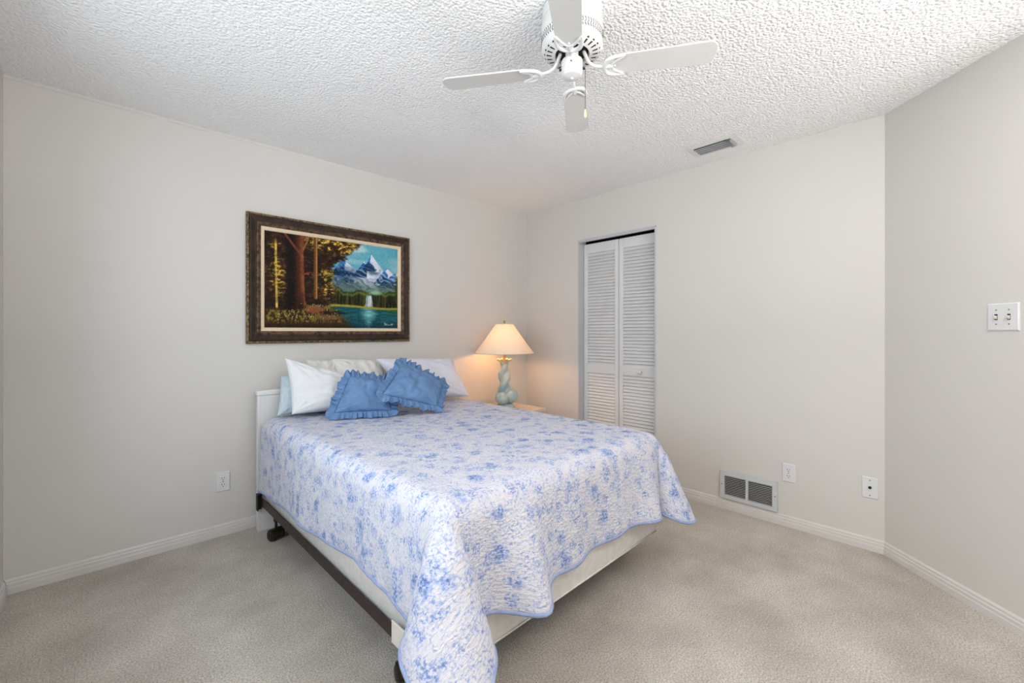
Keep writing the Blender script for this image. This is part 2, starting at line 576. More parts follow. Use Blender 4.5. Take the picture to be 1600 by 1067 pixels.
def vent_blade(y0, y1, xc, flip=1):
    bm = bmesh.new()
    sec = [(-0.007, -0.0092), (-0.004, -0.0108), (0.001, -0.0120), (0.007, -0.0126)]
    th_ = 0.0012
    up = [bm.verts.new((xc + flip * x, y, z)) for y in (y0, y1) for x, z in sec]
    dn = [bm.verts.new((xc + flip * x, y, z - th_)) for y in (y0, y1) for x, z in sec]
    k = len(sec)
    for L_ in (up, dn):
        for i in range(k - 1):
            bm.faces.new((L_[i], L_[i + 1], L_[k + i + 1], L_[k + i]))
    for i in range(k - 1):
        bm.faces.new((up[i], dn[i], dn[i + 1], up[i + 1]))
        bm.faces.new((up[k + i], up[k + i + 1], dn[k + i + 1], dn[k + i]))
    for i in (0, k - 1):
        bm.faces.new((up[i], up[k + i], dn[k + i], dn[i]))
    return bm


for xc in (-0.046, -0.016, 0.014, 0.044):
    obj('vent_blade', vent_blade(-iy + 0.036, iy - 0.004, xc, 1), M_vent, t, smooth=True, angle=50)
for k in range(3):
    y = -iy + 0.006 + k * 0.011
    M = Matrix.Translation((0, y, -0.012)) @ Matrix.Rotation(R_(25), 4, 'X')
    obj('end_blade', nbox(-ix + .004, ix - .004, -0.001, 0.001, -0.010, 0.010, M), M_vent, t)

# ------------------------------------------------------------------ ceiling fan
fan = thing('ceiling_fan', 'white four-blade ceiling fan mounted close to the textured ceiling', 'ceiling fan', (-1.866, -2.082, CH), R_(-55))
bm = bmesh.new()
lathe(bm, [(0.104, 0), (0.110, -0.004), (0.111, -0.030), (0.108, -0.034), (0.112, -0.040), (0.114, -0.090), (0.114, -0.100), (0.113, -0.148),
           (0.109, -0.157), (0.100, -0.165), (0.066, -0.171), (0.063, -0.169), (0.063, -0.150)], 72, cap1=False)
obj('motor_housing', bm, M_white, fan, smooth=True, angle=35)
bm = bmesh.new()
lathe(bm, [(0.062, -0.150), (0.060, -0.158), (0.040, -0.160)], 48)
obj('flywheel', bm, M_slot, fan, smooth=True, angle=40)
# chevron perforations round the housing and slots in its underside (surface pattern)
bm = bmesh.new()
for k in range(64):
    a = 2 * PI * k / 64
    for row, zz, sl in ((0, -0.106, 0.5), (1, -0.117, -0.5), (2, -0.128, 0.5)):
        M = Matrix.Rotation(a, 4, 'Z') @ Matrix.Translation((0.1138, 0, zz)) @ Matrix.Rotation(sl, 4, 'X')
        box(bm, -0.0012, 0.0008, -0.0014, 0.0014, -0.0052, 0.0052, M)
obj('perforated_band', bm, M_screw, fan)
bm = bmesh.new()
for k in range(24):
    a = 2 * PI * (k + .5) / 24
    poly = [(0.077, -0.0024), (0.101, -0.0044), (0.1040, -0.0026), (0.1048, 0), (0.1040, 0.0026), (0.101, 0.0044), (0.077, 0.0024), (0.0752, 0)]
    Ms = Matrix.Rotation(a, 4, 'Z') @ Matrix.Translation((0, 0, -0.1652)) @ Matrix.Rotation(R_(-9), 4, 'Y') @ Matrix.Translation((0, 0, 0.0142 - 0.0150))
    M2 = Matrix.Rotation(a, 4, 'Z')
    vs = []
    for x, y in poly:
        r = math.hypot(x, y)
        z = -0.171 + (r - 0.066) / 0.034 * 0.006
        if r > 0.100:
            z = -0.165 + (r - 0.100) / 0.009 * 0.008
        vs.append((x, y, z))
    lo = [bm.verts.new(M2 @ Vector((x, y, z - 0.0006))) for x, y, z in vs]
    hi = [bm.verts.new(M2 @ Vector((x, y, z + 0.002))) for x, y, z in vs]
    bm.faces.new(lo)
    bm.faces.new(hi[::-1])
    n = len(vs)
    for i in range(n):
        bm.faces.new((lo[i], lo[(i + 1) % n], hi[(i + 1) % n], hi[i]))
obj('vent_slots', bm, M_slot, fan)
bm = bmesh.new()
lathe(bm, [(0.024, -0.150), (0.024, -0.186), (0.034, -0.188), (0.0385, -0.192), (0.0395, -0.197), (0.0395, -0.222), (0.0380, -0.2235), (0.0395, -0.225),
           (0.0385, -0.240), (0.033, -0.250), (0.020, -0.2545), (0.006, -0.2555), (0.005, -0.260), (0.002, -0.261)], 48)
cap = obj('switch_housing', bm, M_white, fan, smooth=True, angle=38)
bm = bmesh.new()
obj('screw', cyl(bmesh.new(), (0.0, -0.038, -0.214), (0.0, -0.0410, -0.214), 0.003), M_screw, cap)
for ang in (R_(5), R_(185)):
    bm = bmesh.new()
    ca, sa = math.cos(ang), math.sin(ang)
    cyl(bm, (0.038 * ca, 0.038 * sa, -0.222), (0.048 * ca, 0.048 * sa, -0.222), 0.0042, 12)
    obj('switch_nub', bm, M_black, cap)
# pull chain with fob
ca, sa = math.cos(R_(5)), math.sin(R_(5))
bm = bmesh.new()
for k in range(46):
    z = -0.224 - k * 0.0033
    bmesh.ops.create_uvsphere(bm, u_segments=6, v_segments=4, radius=0.0015, matrix=Matrix.Translation((0.049 * ca, 0.049 * sa, z)))
ch = obj('pull_chain', bm, M_chain, fan, smooth=True)
bm = bmesh.new()
lathe(bm, [(0.001, -0.374), (0.003, -0.377), (0.0045, -0.384), (0.0055, -0.396), (0.0048, -0.404), (0.002, -0.407)], 16, Matrix.Translation((0.049 * ca, 0.049 * sa, 0)))
obj('pull_fob', bm, M_fob, ch, smooth=True)


def blade_bm():
    bm = bmesh.new()
    x0, x1 = 0.150, 0.503
    pts = []
    w0, w1 = 0.046, 0.0545
    n = 12
    # root half-round, straight sides that widen, rounded tip corners
    for k in range(n + 1):
        a = PI / 2 + PI * k / n
        pts.append((x0 + 0.028 + 0.028 * math.cos(a), w0 * math.sin(a)))
    rc = 0.034
    for k in range(9):
        a = -PI / 2 + (PI / 2) * k / 8
        pts.append((x1 - rc + rc * math.cos(a), -w1 + rc + rc * math.sin(a)))
    pts.append((x1 + 0.004, 0))
    for k in range(9):
        a = (PI / 2) * k / 8
        pts.append((x1 - rc + rc * math.cos(a), w1 - rc + rc * math.sin(a)))
    prism(bm, pts, -0.003, 0.003)
    return bm


def arm_bm():
    bm = bmesh.new()
    # curved stem from the flywheel down and out to the blade
    tube(bm, bez((0.044, 0, -0.160), (0.062, 0, -0.215), (0.075, 0, -0.226), (0.128, 0, -0.226), 14),
         [0.0085, 0.0085, 0.008, 0.0075, 0.007, 0.007, 0.007, 0.007, 0.007, 0.007, 0.007, 0.007, 0.007, 0.0075, 0.008], 12, 0.8)
    return bm


def bracket_bm():
    bm = bmesh.new()
    z = -0.007
    for s in (-1, 1):
        tube(bm, bez((0.120, 0, z), (0.120, s * 0.034, z), (0.140, s * 0.046, z), (0.192, s * 0.045, z), 14), [0.0085] * 9 + [0.008, 0.0075, 0.007, 0.006, 0.0055, 0.004], 10, 0.8)
        tube(bm, bez((0.146, s * .006, z), (0.150, s * 0.020, z), (0.164, s * 0.026, z), (0.184, s * 0.040, z), 10), 0.0055, 8, 0.8)
    tube(bm, [(0.118, 0, z), (0.150, 0, z)], 0.0095, 10, 0.7)
    lathe(bm, [(0.009, 0), (0.012, -0.004), (0.008, -0.009)], 16, Matrix.Translation((0.134, 0, z + .004)))
    for x, y in ((0.184, 0.040), (0.184, -0.040), (0.155, 0)):
        lathe(bm, [(0.005, 0), (0.005, -0.004), (0.003, -0.006)], 12, Matrix.Translation((x, y, -0.004)))
    return bm


M_blade = mat('blade_white', (214, 212, 208), 0.45, spec=0.4, var=(6, (208, 206, 202), 0.5))
blade0 = obj('blade', blade_bm(), M_blade, fan, bevel=0.002)
arm0 = obj('blade_arm', arm_bm(), M_white, fan, smooth=True)
br0 = obj('blade_bracket', bracket_bm(), M_white, arm0, smooth=True, angle=60)
ZB = -0.222
PITCH = R_(-8)
for k in range(4):
    if k == 0:
        b, a, br = blade0, arm0, br0
    else:
        b = blade0.copy()
        a = arm0.copy()
        br = br0.copy()
        for q in (b, a, br):
            COL.objects.link(q)
        br.parent = a
    b.location = (0, 0, ZB)
    b.rotation_euler = (PITCH, 0, k * PI / 2)
    a.rotation_euler = (0, 0, k * PI / 2)
    br.location = (0, 0, ZB)
    br.rotation_euler = (PITCH, 0, 0)


# ------------------------------------------------------------------ framed landscape painting
def smooth_noise(n, m, cells_x, cells_y, rng):
    g = rng.random((cells_y + 2, cells_x + 2))
    yy = np.linspace(0, cells_y, n)
    xx = np.linspace(0, cells_x, m)
    yi, xi = yy.astype(int), xx.astype(int)
    fy_, fx_ = yy - yi, xx - xi
    fy_ = fy_ * fy_ * (3 - 2 * fy_)
    fx_ = fx_ * fx_ * (3 - 2 * fx_)
    a = g[yi][:, xi]
    b = g[yi][:, xi + 1]
    c_ = g[yi + 1][:, xi]
    d = g[yi + 1][:, xi + 1]
    return (a * (1 - fx_) + b * fx_) * (1 - fy_[:, None]) + (c_ * (1 - fx_) + d * fx_) * fy_[:, None]


def paint_canvas(NX, NY):
    rng = np.random.default_rng(11)
    X, Y = np.meshgrid(np.linspace(0, 1, NX), np.linspace(0, 1, NY))
    nz = lambda cx, cy: smooth_noise(NY, NX, cx, cy, rng)
    img = np.zeros((NY, NX, 3))

    def mixc(mask, col):
        nonlocal img
        mask = np.clip(mask, 0, 1)[..., None]
        img = img * (1 - mask) + np.array(col, float) * mask

    def ss(a, b, v):
        t_ = np.clip((v - a) / (b - a), 0, 1)
        return t_ * t_ * (3 - 2 * t_)
    # sky
    img[:] = (96, 168, 186)
    mixc(ss(.45, .85, nz(6, 14)) * 0.55, (190, 214, 218))
    mixc(ss(.75, .62, X) * ss(.8, .98, Y) * (0.6 + .4 * nz(10, 16)), (214, 222, 214))
    mixc(ss(.86, 1.0, X) * ss(.75, .95, Y) * .5, (70, 150, 172))
    # mountains
    n1 = nz(26, 24) - .5
    n2 = nz(60, 50) - .5
    peaks = [(.541, .80, 1.9, 1.1), (.705, .80, 2.2, 2.0), (.768, .885, 2.6, 1.7), (.898, .745, 1.9, 1.1), (.985, .70, 1.2, 1.0), (.64, .70, 1.4, 1.3)]
    ridge = np.zeros(NX)
    xs = np.linspace(0, 1, NX)
    for px, ph, sl, sr in peaks:
        ridge = np.maximum(ridge, ph - np.where(xs < px, (px - xs) * sl, (xs - px) * sr))
    ridge = ridge + n1[NY // 2] * .02
    below = ss(-.004, .006, ridge[None, :] - Y)
    mixc(below, (176, 188, 208))
    # shaded blue faces left of each peak, snow on the right
    for px, ph, sl, sr in peaks[:5]:
        dxx = X - px
        depth = ph - Y
        face = ss(.012, -.012, dxx + .06 * n1 - depth * .16) * ss(-sl * 1.15 - .1, -sl * .9, -np.abs(dxx) / np.maximum(depth, .004) * 1.0) * (depth > 0)
        left = ((dxx < depth * .12 + n1 * .05) & (-dxx * sl < depth + .01) & (depth < .20) & (depth > 0)).astype(float)
        mixc(left * below * (0.85 + .5 * n2), (30, 100, 168))
        mixc(left * below * ss(.05, .14, depth + n1 * .08), (16, 54, 96))
        snow = ((dxx > depth * .12 + n1 * .06) & (dxx * sr < depth * .9) & (depth < .2) & (depth > 0)).astype(float)
        mixc(snow * below * .8, (226, 230, 238))
    # snow fields and dark diagonal ridges lower down
    diag = np.sin((X * 1.0 + Y * 1.7) * 60 + n1 * 9)
    low = below * ss(.80, .66, Y)
    mixc(low * ss(.1, .8, diag) * ss(.62, .52, Y + n1 * .1) * .7, (96, 110, 128))
    mixc(low * ss(.3, .9, -diag) * .55, (222, 226, 236))
    mixc(below * ss(.18, .02, np.hypot((X - .545) * 1.1, (Y - .61))) * ss(.75, .70, Y) * 1.1 * (.55 + .9 * np.clip(n1 + n2 + .3, 0, 1)), (10, 44, 82))
    mixc(below * ss(.07, .02, np.hypot((X - .755) * .9, (Y - .70) * 1.0) + .08 * n1) * .6, (28, 62, 84))
    mixc(below * ss(.60, .44, Y + n1 * .06) * .75, (56, 84, 70))
    # tree line, bank, lake
    tl = .445 + .03 * (n1[NY // 2] * 2) + .01 * np.sin(xs * 40)
    tmask = ss(-.012, .012, tl[None, :] - Y) * ss(.40, .47, X)
    streak = nz(170, 5)
    mixc(tmask, (38, 44, 20))
    mixc(tmask * ss(.5, .85, streak) * .6 * (.4 + nz(14, 6)), (98, 92, 36))
    mixc(tmask * ss(.6, .25, streak) * ss(.44, .32, Y) * .9, (20, 16, 9))
    mixc(tmask * ss(.03, 0, np.abs(Y - tl[None, :] + .03)) * .6, (112, 136, 52))
    mixc(ss(.965, .99, X + n2 * .03) * ss(.70, .60, Y) * ss(.2, .3, Y), (52, 62, 26))
    # river above fall, waterfall
    mixc(ss(.05, .01, np.hypot((X - .80) * .55, Y - .435)) * .9, (150, 190, 160))
    wfw = .020 + .014 * np.clip((.40 - Y) / .15, 0, 1) + .006 * n2
    wf = ss(.008, -.006, np.abs(X - .748 + .01 * (Y - .25)) - wfw) * ss(.41, .385, Y + n2 * .02) * ss(.235, .27, Y)
    mixc(wf * .9, (160, 180, 176))
    mixc(wf * ss(.45, .75, nz(220, 6)), (240, 244, 240))
    # lake
    shore = .245 - .01 * np.sin(xs * 9)
    lake = ss(0, .01, shore[None, :] - Y) * ss(.40, .60, X + (Y - .1) * .55 + n1 * .03)
    mixc(lake, (22, 74, 82))
    mixc(lake * ss(.5, .8, nz(16, 90)) * .6, (38, 110, 122))
    mixc(lake * ss(.12, .0, Y) * .6, (12, 42, 56))
    mixc(lake * ss(.10, .0, np.abs(X - .745) + .4 * np.abs(Y - .18)) * (0.5 + .6 * nz(20, 80)), (150, 216, 214))
    mixc(lake * ss(.82, 1, X) * ss(.14, .24, Y) * .7, (50, 96, 40))
    bank = ss(.02, .004, np.abs(Y - shore[None, :] - .006)) * ss(.30, .38, X)
    mixc(bank * .9, (168, 158, 50))
    # forest on the left
    edge = .475 + .05 * n1 + .03 * n2 + np.where(Y > .70, (Y - .70) * .75, 0) - np.where(Y < .30, (.30 - Y) * .8, 0)
    forest = ss(.02, -.03, X - edge)
    mixc(forest, (34, 20, 12))
    st = .6 * nz(34, 46) + .4 * nz(80, 90)
    st2 = .45 * nz(44, 60) + .35 * nz(110, 110) + .2 * nz(22, 30)
    mixc(forest * ss(.5, .8, st) * .65, (86, 52, 24))
    amber = np.maximum.reduce([ss(.13, .0, np.hypot((X - .08) * 1.1, (Y - .55) * .42)), ss(.14, 0, np.hypot(X - .42, (Y - .50) * .55)),
                               ss(.26, .05, np.hypot((X - .47) * .8, (Y - .93) * 1.9)), ss(.07, 0, np.hypot((X - .35) * .9, (Y - .92) * 1.1)),
                               ss(.07, 0, np.hypot((X - .07) * 1., (Y - .86) * 1.1))])
    mixc(forest * amber * ss(.38, .72, st2 + .02) * .95, (140, 104, 32))
    mixc(forest * amber * ss(.52, .74, st2) * 1., (216, 178, 70))
    mixc(forest * amber * ss(.66, .84, st2), (236, 206, 110))
    mixc(forest * ss(.09, .02, np.hypot(X - .45, (Y - .55) * .8)) * ss(.4, .7, st2) * .8, (112, 128, 44))
    mixc(forest * ss(.05, .01, np.hypot(X - .28, Y - .58)) * ss(.4, .6, st) * .8, (150, 70, 50))
    mixc(forest * ss(.05, .01, np.abs(X - .165)) * ss(.15, .25, Y) * .85, (14, 8, 6))
    # trunks
    cx = .070 + .010 * (1 - Y)
    mixc(ss(.010, .004, np.abs(X - cx)) * ss(.12, .20, Y) * ss(.95, .85, Y) * (.5 + .6 * nz(4, 40)), (228, 190, 84))
    wob = (nz(2, 12) - .5) * .012
    left = np.interp(Y, [.0, .16, .25, .5, .8, 1], [.17, .185, .200, .200, .196, .19])
    right = np.interp(Y, [.0, .16, .25, .5, .8, 1], [.30, .288, .270, .254, .250, .25])
    tr = ss(-.004, .004, X - left + wob) * ss(-.004, .004, right + wob - X) * ss(.12, .16, Y + n2 * .06)
    sh = np.clip((X - left) / (right - left), 0, 1)
    mixc(tr, (70, 34, 20))
    mixc(tr * ss(.35, .95, sh) * (.45 + .6 * nz(60, 30)), (150, 84, 50))
    mixc(tr * ss(.35, .0, sh) * .8, (30, 14, 8))
    mixc(tr * ss(.03, .008, np.abs(X - .236 + wob)) * ss(.42, .16, Y) * .85, (22, 10, 6))

    def limb(x0, y0, x1, y1, w, col):
        ux, uy = x1 - x0, y1 - y0
        t_ = np.clip(((X - x0) * ux + (Y - y0) * uy) / (ux * ux + uy * uy), 0, 1)
        dd = np.hypot(X - x0 - t_ * ux, Y - y0 - t_ * uy)
        mixc(ss(w, w * .4, dd) * .9, col)
    limb(.228, .80, .125, 1.0, .012, (116, 62, 40))
    limb(.245, .82, .292, 1.0, .008, (150, 96, 56))
    limb(.240, .80, .240, 1.0, .008, (112, 60, 38))
    mixc(ss(.017, .010, np.abs(X - .337)) * ss(.31, .33, Y), (104, 62, 32))
    mixc(ss(.006, .002, np.abs(X - .343)) * ss(.31, .33, Y) * .8, (190, 140, 78))
    # forest floor, path, grass and flowers
    gl = .20 + .02 * n1 * 2 + np.where(X > .26, .04, 0)
    gnd = ss(.01, -.02, Y - gl) * ss(.60, .50, X + (Y - .1) * .6)
    mixc(gnd, (52, 34, 14))
    mixc(gnd * ss(.45, .75, nz(110, 40)) * ss(.02, .1, Y) * .8, (132, 112, 40))
    mixc(gnd * ss(.03, .0, np.abs(Y - .245)) * ss(.27, .3, X) * .8, (140, 126, 46))
    mixc(ss(.075, .04, np.hypot((X - .33) * .8, (Y - .20) * 1.6)) * .9, (140, 76, 50))
    mixc(ss(.13, .05, np.hypot((X - .42) * .8, (Y - .12) * 3.2)) * .85, (116, 90, 46))
    mixc(ss(.11, .04, np.hypot((X - .47) * .8, (Y - .175) * 4.5)) * .85, (22, 18, 10))
    mixc(ss(.08, .0, Y) * ss(.62, .50, X) * .6, (36, 24, 10))
    for fx_, fy_, n_, sx_, sy_ in ((.18, .13, 60, .10, .03), (.45, .16, 26, .05, .03), (.36, .255, 16, .06, .01), (.28, .17, 14, .02, .04)):
        for k in range(n_):
            px, py = rng.normal(fx_, sx_), rng.normal(fy_, sy_)
            mixc(ss(.0055, .002, np.hypot((X - px) * 1.4, Y - py)) * rng.uniform(.4, .9), (230, 216, 176))
    # a few pale signature strokes, lower right
    for k, (sx_, h_) in enumerate(((.885, .03), (.897, .022), (.909, .012), (.918, .012), (.928, .012), (.940, .022), (.950, .022))):
        mixc(ss(.0035, .0015, np.abs(X - sx_ - (Y - .05) * .25)) * ((Y > .036) & (Y < .036 + h_)) * .85, (226, 226, 214))
    mixc(ss(.0035, .0015, np.abs((Y - .06) + (X - .885) * 1.5)) * ((X > .876) & (X < .886)) * .85, (226, 226, 214))
    img += ((nz(150, 100) - .5) * 22)[..., None]
    return np.clip(img, 0, 255)


pic = thing('framed_painting', 'framed oil painting of forest, snowy mountains and lake above the bed', 'painting', (-1.932, 0, 1.573), 0)
PX, PZ = 0.571, 0.4145            # outer half sizes


def frame_sweep(prof, m, name, parent, angle=30):
    """mitred moulding; prof = (inset from the outer edge, out from the wall)"""
    bm = bmesh.new()
    rings = []
    for ins, out in prof:
        hx, hz = PX - ins, PZ - ins
        rings.append([bm.verts.new((x, -out, z)) for x, z in ((-hx, -hz), (hx, -hz), (hx, hz), (-hx, hz))])
    for a, b in zip(rings, rings[1:]):
        for k in range(4):
            bm.faces.new((a[k], a[(k + 1) % 4], b[(k + 1) % 4], b[k]))
    return obj(name, bm, m, parent)


M_frame = mat('dark_walnut_gilt', (62, 46, 36), 0.5, spec=0.25, bump=(90, 0.4, 0.004), var=(22, (38, 27, 20), 0.8))
M_gilt = mat('worn_gilt_edge', (150, 122, 84), 0.45, 0.2, bump=(120, 0.8, 0.004), var=(85, (44, 30, 22), 1.0))
M_inner = mat('brown_inner_moulding', (112, 88, 70), 0.5, spec=0.25, bump=(100, 0.6, 0.003), var=(45, (52, 34, 27), 1.0))
M_liner = mat('linen_liner', (226, 206, 176), 0.8, bump=(300, 0.3, 0.001), var=(60, (216, 196, 166), 0.5))
fr = frame_sweep([(0.010, 0.002), (0.0, 0.006), (0.0, 0.020), (0.004, 0.030), (0.009, 0.032), (0.014, 0.030)], M_gilt, 'frame', pic)
frame_sweep([(0.014, 0.030), (0.018, 0.036), (0.024, 0.038), (0.034, 0.034), (0.046, 0.030), (0.054, 0.030)], M_frame, 'frame_scoop', fr)
frame_sweep([(0.054, 0.030), (0.057, 0.036), (0.063, 0.039), (0.069, 0.036), (0.074, 0.030), (0.080, 0.026)], M_inner, 'frame_inner_moulding', fr)
frame_sweep([(0.080, 0.026), (0.082, 0.024), (0.098, 0.020), (0.100, 0.016), (0.104, 0.014)], M_liner, 'liner', pic)
NXc, NYc = 340, 226
img = paint_canvas(NXc, NYc) / 255.0
imgl = np.where(img <= 0.04045, img / 12.92, ((img + 0.055) / 1.055) ** 2.4)
gx = np.linspace(-PX + 0.101, PX - 0.101, NXc)
gz = np.linspace(-PZ + 0.101, PZ - 0.101, NYc)
GX, GZ = np.meshgrid(gx, gz)
rngc = np.random.default_rng(5)
verts = np.stack([GX, np.full_like(GX, -0.0145) - 0.0005 * rngc.random(GX.shape), GZ], -1).reshape(-1, 3)
ii, jj = np.meshgrid(np.arange(NXc - 1), np.arange(NYc - 1))
b0 = (jj * NXc + ii).ravel()
faces = np.stack([b0, b0 + 1, b0 + NXc + 1, b0 + NXc], -1)
me = bpy.data.meshes.new('canvas')
me.from_pydata(verts.tolist(), [], faces.tolist())
at = me.color_attributes.new('paint', 'FLOAT_COLOR', 'POINT')
at.data.foreach_set('color', np.concatenate([imgl.reshape(-1, 3), np.ones((NXc * NYc, 1))], 1).astype(np.float32).ravel())
M_paint = bpy.data.materials.new('oil_paint')
M_paint.use_nodes = True
nt = M_paint.node_tree
an = nt.nodes.new('ShaderNodeAttribute')
an.attribute_name = 'paint'
nt.links.new(an.outputs['Color'], nt.nodes['Principled BSDF'].inputs['Base Color'])
nt.nodes['Principled BSDF'].inputs['Roughness'].default_value = 0.6
nt.nodes['Principled BSDF'].inputs['Specular IOR Level'].default_value = 0.15
me.materials.append(M_paint)
link(bpy.data.objects.new('canvas', me), pic)

# ------------------------------------------------------------------ bed (local: x across from the left edge, -y towards the foot)
BW, BL = 1.37, 1.905
BED = (-2.435, -0.110, 0.0)
BROT = R_(1.2)
bed = thing('bed', 'white headboard bed on a dark steel frame with rolling casters', 'bed', BED, BROT)
# headboard
bm = bmesh.new()
hx0, hx1 = -0.022, BW + 0.03
hy0, hy1 = 0.004, 0.046
box(bm, hx0, hx1, hy0, hy1, 0.0, 0.499)
box(bm, hx0, hx1, hy0, hy1, 0.502, 0.838)
box(bm, hx0 + .004, hx1 - .004, hy0 + .004, hy1 - .004, 0.45, 0.55)
hb = obj('headboard', bm, M_board, bed, bevel=0.003)
obj('headboard_cap', nbox(hx0 - 0.006, hx1 + 0.006, hy0 - 0.006, hy1 + 0.004, 0.838, 0.869), M_board, hb, bevel=0.006, seg=3)
obj('edge_band', nbox(hx0 - 0.003, hx0 + 0.012, hy0 - 0.003, hy0 + 0.004, 0.0, 0.838), M_board, hb, bevel=0.001)
# side rails (angle iron)
RZ0, RZ1 = 0.172, 0.222
for s, xr in ((0, -0.010), (1, BW + 0.010)):
    bm = bmesh.new()
    o_ = -1 if s == 0 else 1
    box(bm, min(xr, xr + o_ * .004), max(xr, xr + o_ * .004), -1.66, -0.03, RZ0, RZ1)
    box(bm, min(xr, xr - o_ * .035), max(xr, xr - o_ * .035), -1.66, -0.03, RZ0, RZ0 + 0.004)
    obj('side_rail', bm, M_steel, bed, bevel=0.001)
    # hook plate bolted to the headboard
    bm = bmesh.new()
    xb = xr + o_ * .006
    box(bm, xb - 0.020, xb + 0.012, -0.012, -0.002, RZ0 - 0.030, RZ1 + 0.022)
    box(bm, xb - 0.020, xb - 0.012, -0.034, -0.012, RZ0 - 0.030, RZ1 + 0.022)
    box(bm, xb - 0.012, xb + 0.012, -0.034, -0.012, RZ1 + 0.014, RZ1 + 0.022)
    obj('headboard_bracket', bm, M_black, bed, bevel=0.003)
    # cream end guard on the foot end of the rail
    bm = bmesh.new()
    xg = xr + o_ * .012
    box(bm, min(xg, xg + o_ * .006), max(xg, xg + o_ * .006), -1.860, -1.640, RZ0 + 0.004, RZ1 + 0.030)
    box(bm, min(xg, xg - o_ * .10), max(xg, xg - o_ * .10), -1.866, -1.860, RZ0 + 0.004, RZ1 + 0.030)
    obj('end_guard', bm, M_guard, bed, bevel=0.002)
for y in (-0.25, -1.62):
    obj('cross_rail', nbox(0.0, BW, y - 0.018, y + 0.018, RZ0 - 0.022, RZ0), M_steel, bed, bevel=0.001)


def caster(x, y, rz):
    """swivel rug roller: stem, hood and wide wheel, under a short frame leg"""
    lg = obj('caster_leg', tube(tube(bmesh.new(), [(x, y, RZ0 - .004), (x, y, 0.108)], 0.014, 12), [(x, y, 0.112), (x, y, 0.062)], 0.008, 12), M_black, bed, smooth=True, angle=40)
    M = Matrix.Translation((x, y, 0.031)) @ Matrix.Rotation(rz, 4, 'Z')
    bm = bmesh.new()
    tube(bm, [M @ Vector((-0.042, 0, 0)), M @ Vector((-0.036, 0, 0)), M @ Vector((0.036, 0, 0)), M @ Vector((0.042, 0, 0))], [0.022, 0.030, 0.030, 0.022], 28)
    obj('caster_wheel', bm, M_black, lg, smooth=True, angle=40)
    bm = bmesh.new()
    n = 14
    for k in range(n):
        a0, a1 = PI * k / n, PI * (k + 1) / n
        for r0, r1 in ((0.033, 0.036),):
            v = [bm.verts.new(M @ Vector((xx, r * math.cos(a), r * math.sin(a)))) for a in (a0, a1) for r in (r0, r1) for xx in (-0.034, 0.034)]
            for f in ((0, 1, 3, 2), (4, 6, 7, 5), (0, 4, 5, 1), (2, 3, 7, 6), (0, 2, 6, 4), (1, 5, 7, 3)):
                bm.faces.new([v[i] for i in f])
    obj('caster_hood', bm, M_bronze, lg)


caster(0.030, -0.17, R_(15))
caster(0.045, -1.62, R_(-15))
caster(BW - 0.04, -0.25, R_(10))
caster(BW - 0.04, -1.62, R_(0))
# brace from the bracket to the first caster
obj('caster_brace', tube(bmesh.new(), [(-0.006, -0.05, RZ0 - 0.002), (0.014, -0.11, RZ0 - 0.020), (0.030, -0.17, 0.125)], 0.009, 10, 0.6), M_black, bed, smooth=True)


def soft_box(x0, x1, y0, y1, z0, z1, r, seg=5):
    bm = nbox(x0, x1, y0, y1, z0, z1)
    bmesh.ops.bevel(bm, geom=bm.edges[:], offset=r, segments=seg, affect='EDGES', profile=.5)
    return bm


bs = thing('box_spring', 'off white box spring lying on the dark bed frame under the mattress', 'box spring', (BED[0], BED[1], 0.178), BROT)
obj('cover', soft_box(0.004, BW - 0.004, -BL + 0.004, -0.040, 0.0, 0.242, 0.016, 3), M_boxs, bs, smooth=True, angle=50)
obj('shade_dust_cover', nbox(0.012, BW - 0.012, -BL + 0.012, -0.05, -0.003, 0.001), mat('shade_dust_cover_black', (34, 32, 31), 0.9, var=(20, (44, 42, 40), 0.5)), bs)  # black dust cover, added to cut bounce and darken under the bed
bm = bmesh.new()
for z in (0.012, 0.232):
    tube(bm, [(0.02, -BL + .002, z), (BW - .02, -BL + .002, z)], 0.004, 8)
    tube(bm, [(0.002, -BL + .02, z), (0.002, -0.05, z)], 0.004, 8)
    tube(bm, [(BW - 0.002, -BL + .02, z), (BW - 0.002, -0.05, z)], 0.004, 8)
obj('piping', bm, M_boxs, bs, smooth=True)
mt = thing('mattress', 'mattress between the box spring and the blue and white floral quilt', 'mattress', (BED[0], BED[1], 0.421), BROT)
obj('mattress_body', soft_box(0.006, BW - 0.006, -BL + 0.006, -0.040, 0.0, 0.264, 0.05, 5), M_mattress, mt, smooth=True)

# ------------------------------------------------------------------ quilt
NU, NV = 96, 104
ZT = 0.700


def quilt_points():
    pts, uv = [], []
    ro, fo = 0.40, 0.365
    for j in range(NV + 1):
        t_ = j / NV
        for i in range(NU + 1):
            s = i / NU
            yy = 0.06 + (BL + fo - 0.06) * t_
            lo = float(np.interp(yy, [0, 0.4, 0.9, 1.4, 1.52, 1.66, 2.4], [0.415, 0.397, 0.374, 0.343, 0.336, 0.340, 0.338]))
            lo += 0.003 * math.sin(yy * 9) + 0.002 * math.sin(yy * 21 + 1)
            fo2 = fo + 0.006 * math.sin(s * 17) + 0.02 * math.exp(-((s - .30) / .05) ** 2)
            wid = BW + lo + ro
            x = -lo + wid * s
            y = -(0.06 + (BL + fo2 - 0.06) * t_)
            for cx, sg, RC in ((-lo, 1, 0.13), (BW + ro, -1, 0.24)):
                a = (cx + sg * RC - x) * sg
                b = (-(BL + fo2) + RC) - y
                if a > 0 and b > 0:
                    m = max(a, b) / math.hypot(a, b)
                    x = cx + sg * RC - sg * a * m
                    y = -(BL + fo2) + RC - b * m
            pts.append((x, y))
    return pts


OFF, RB = 0.016, 0.062


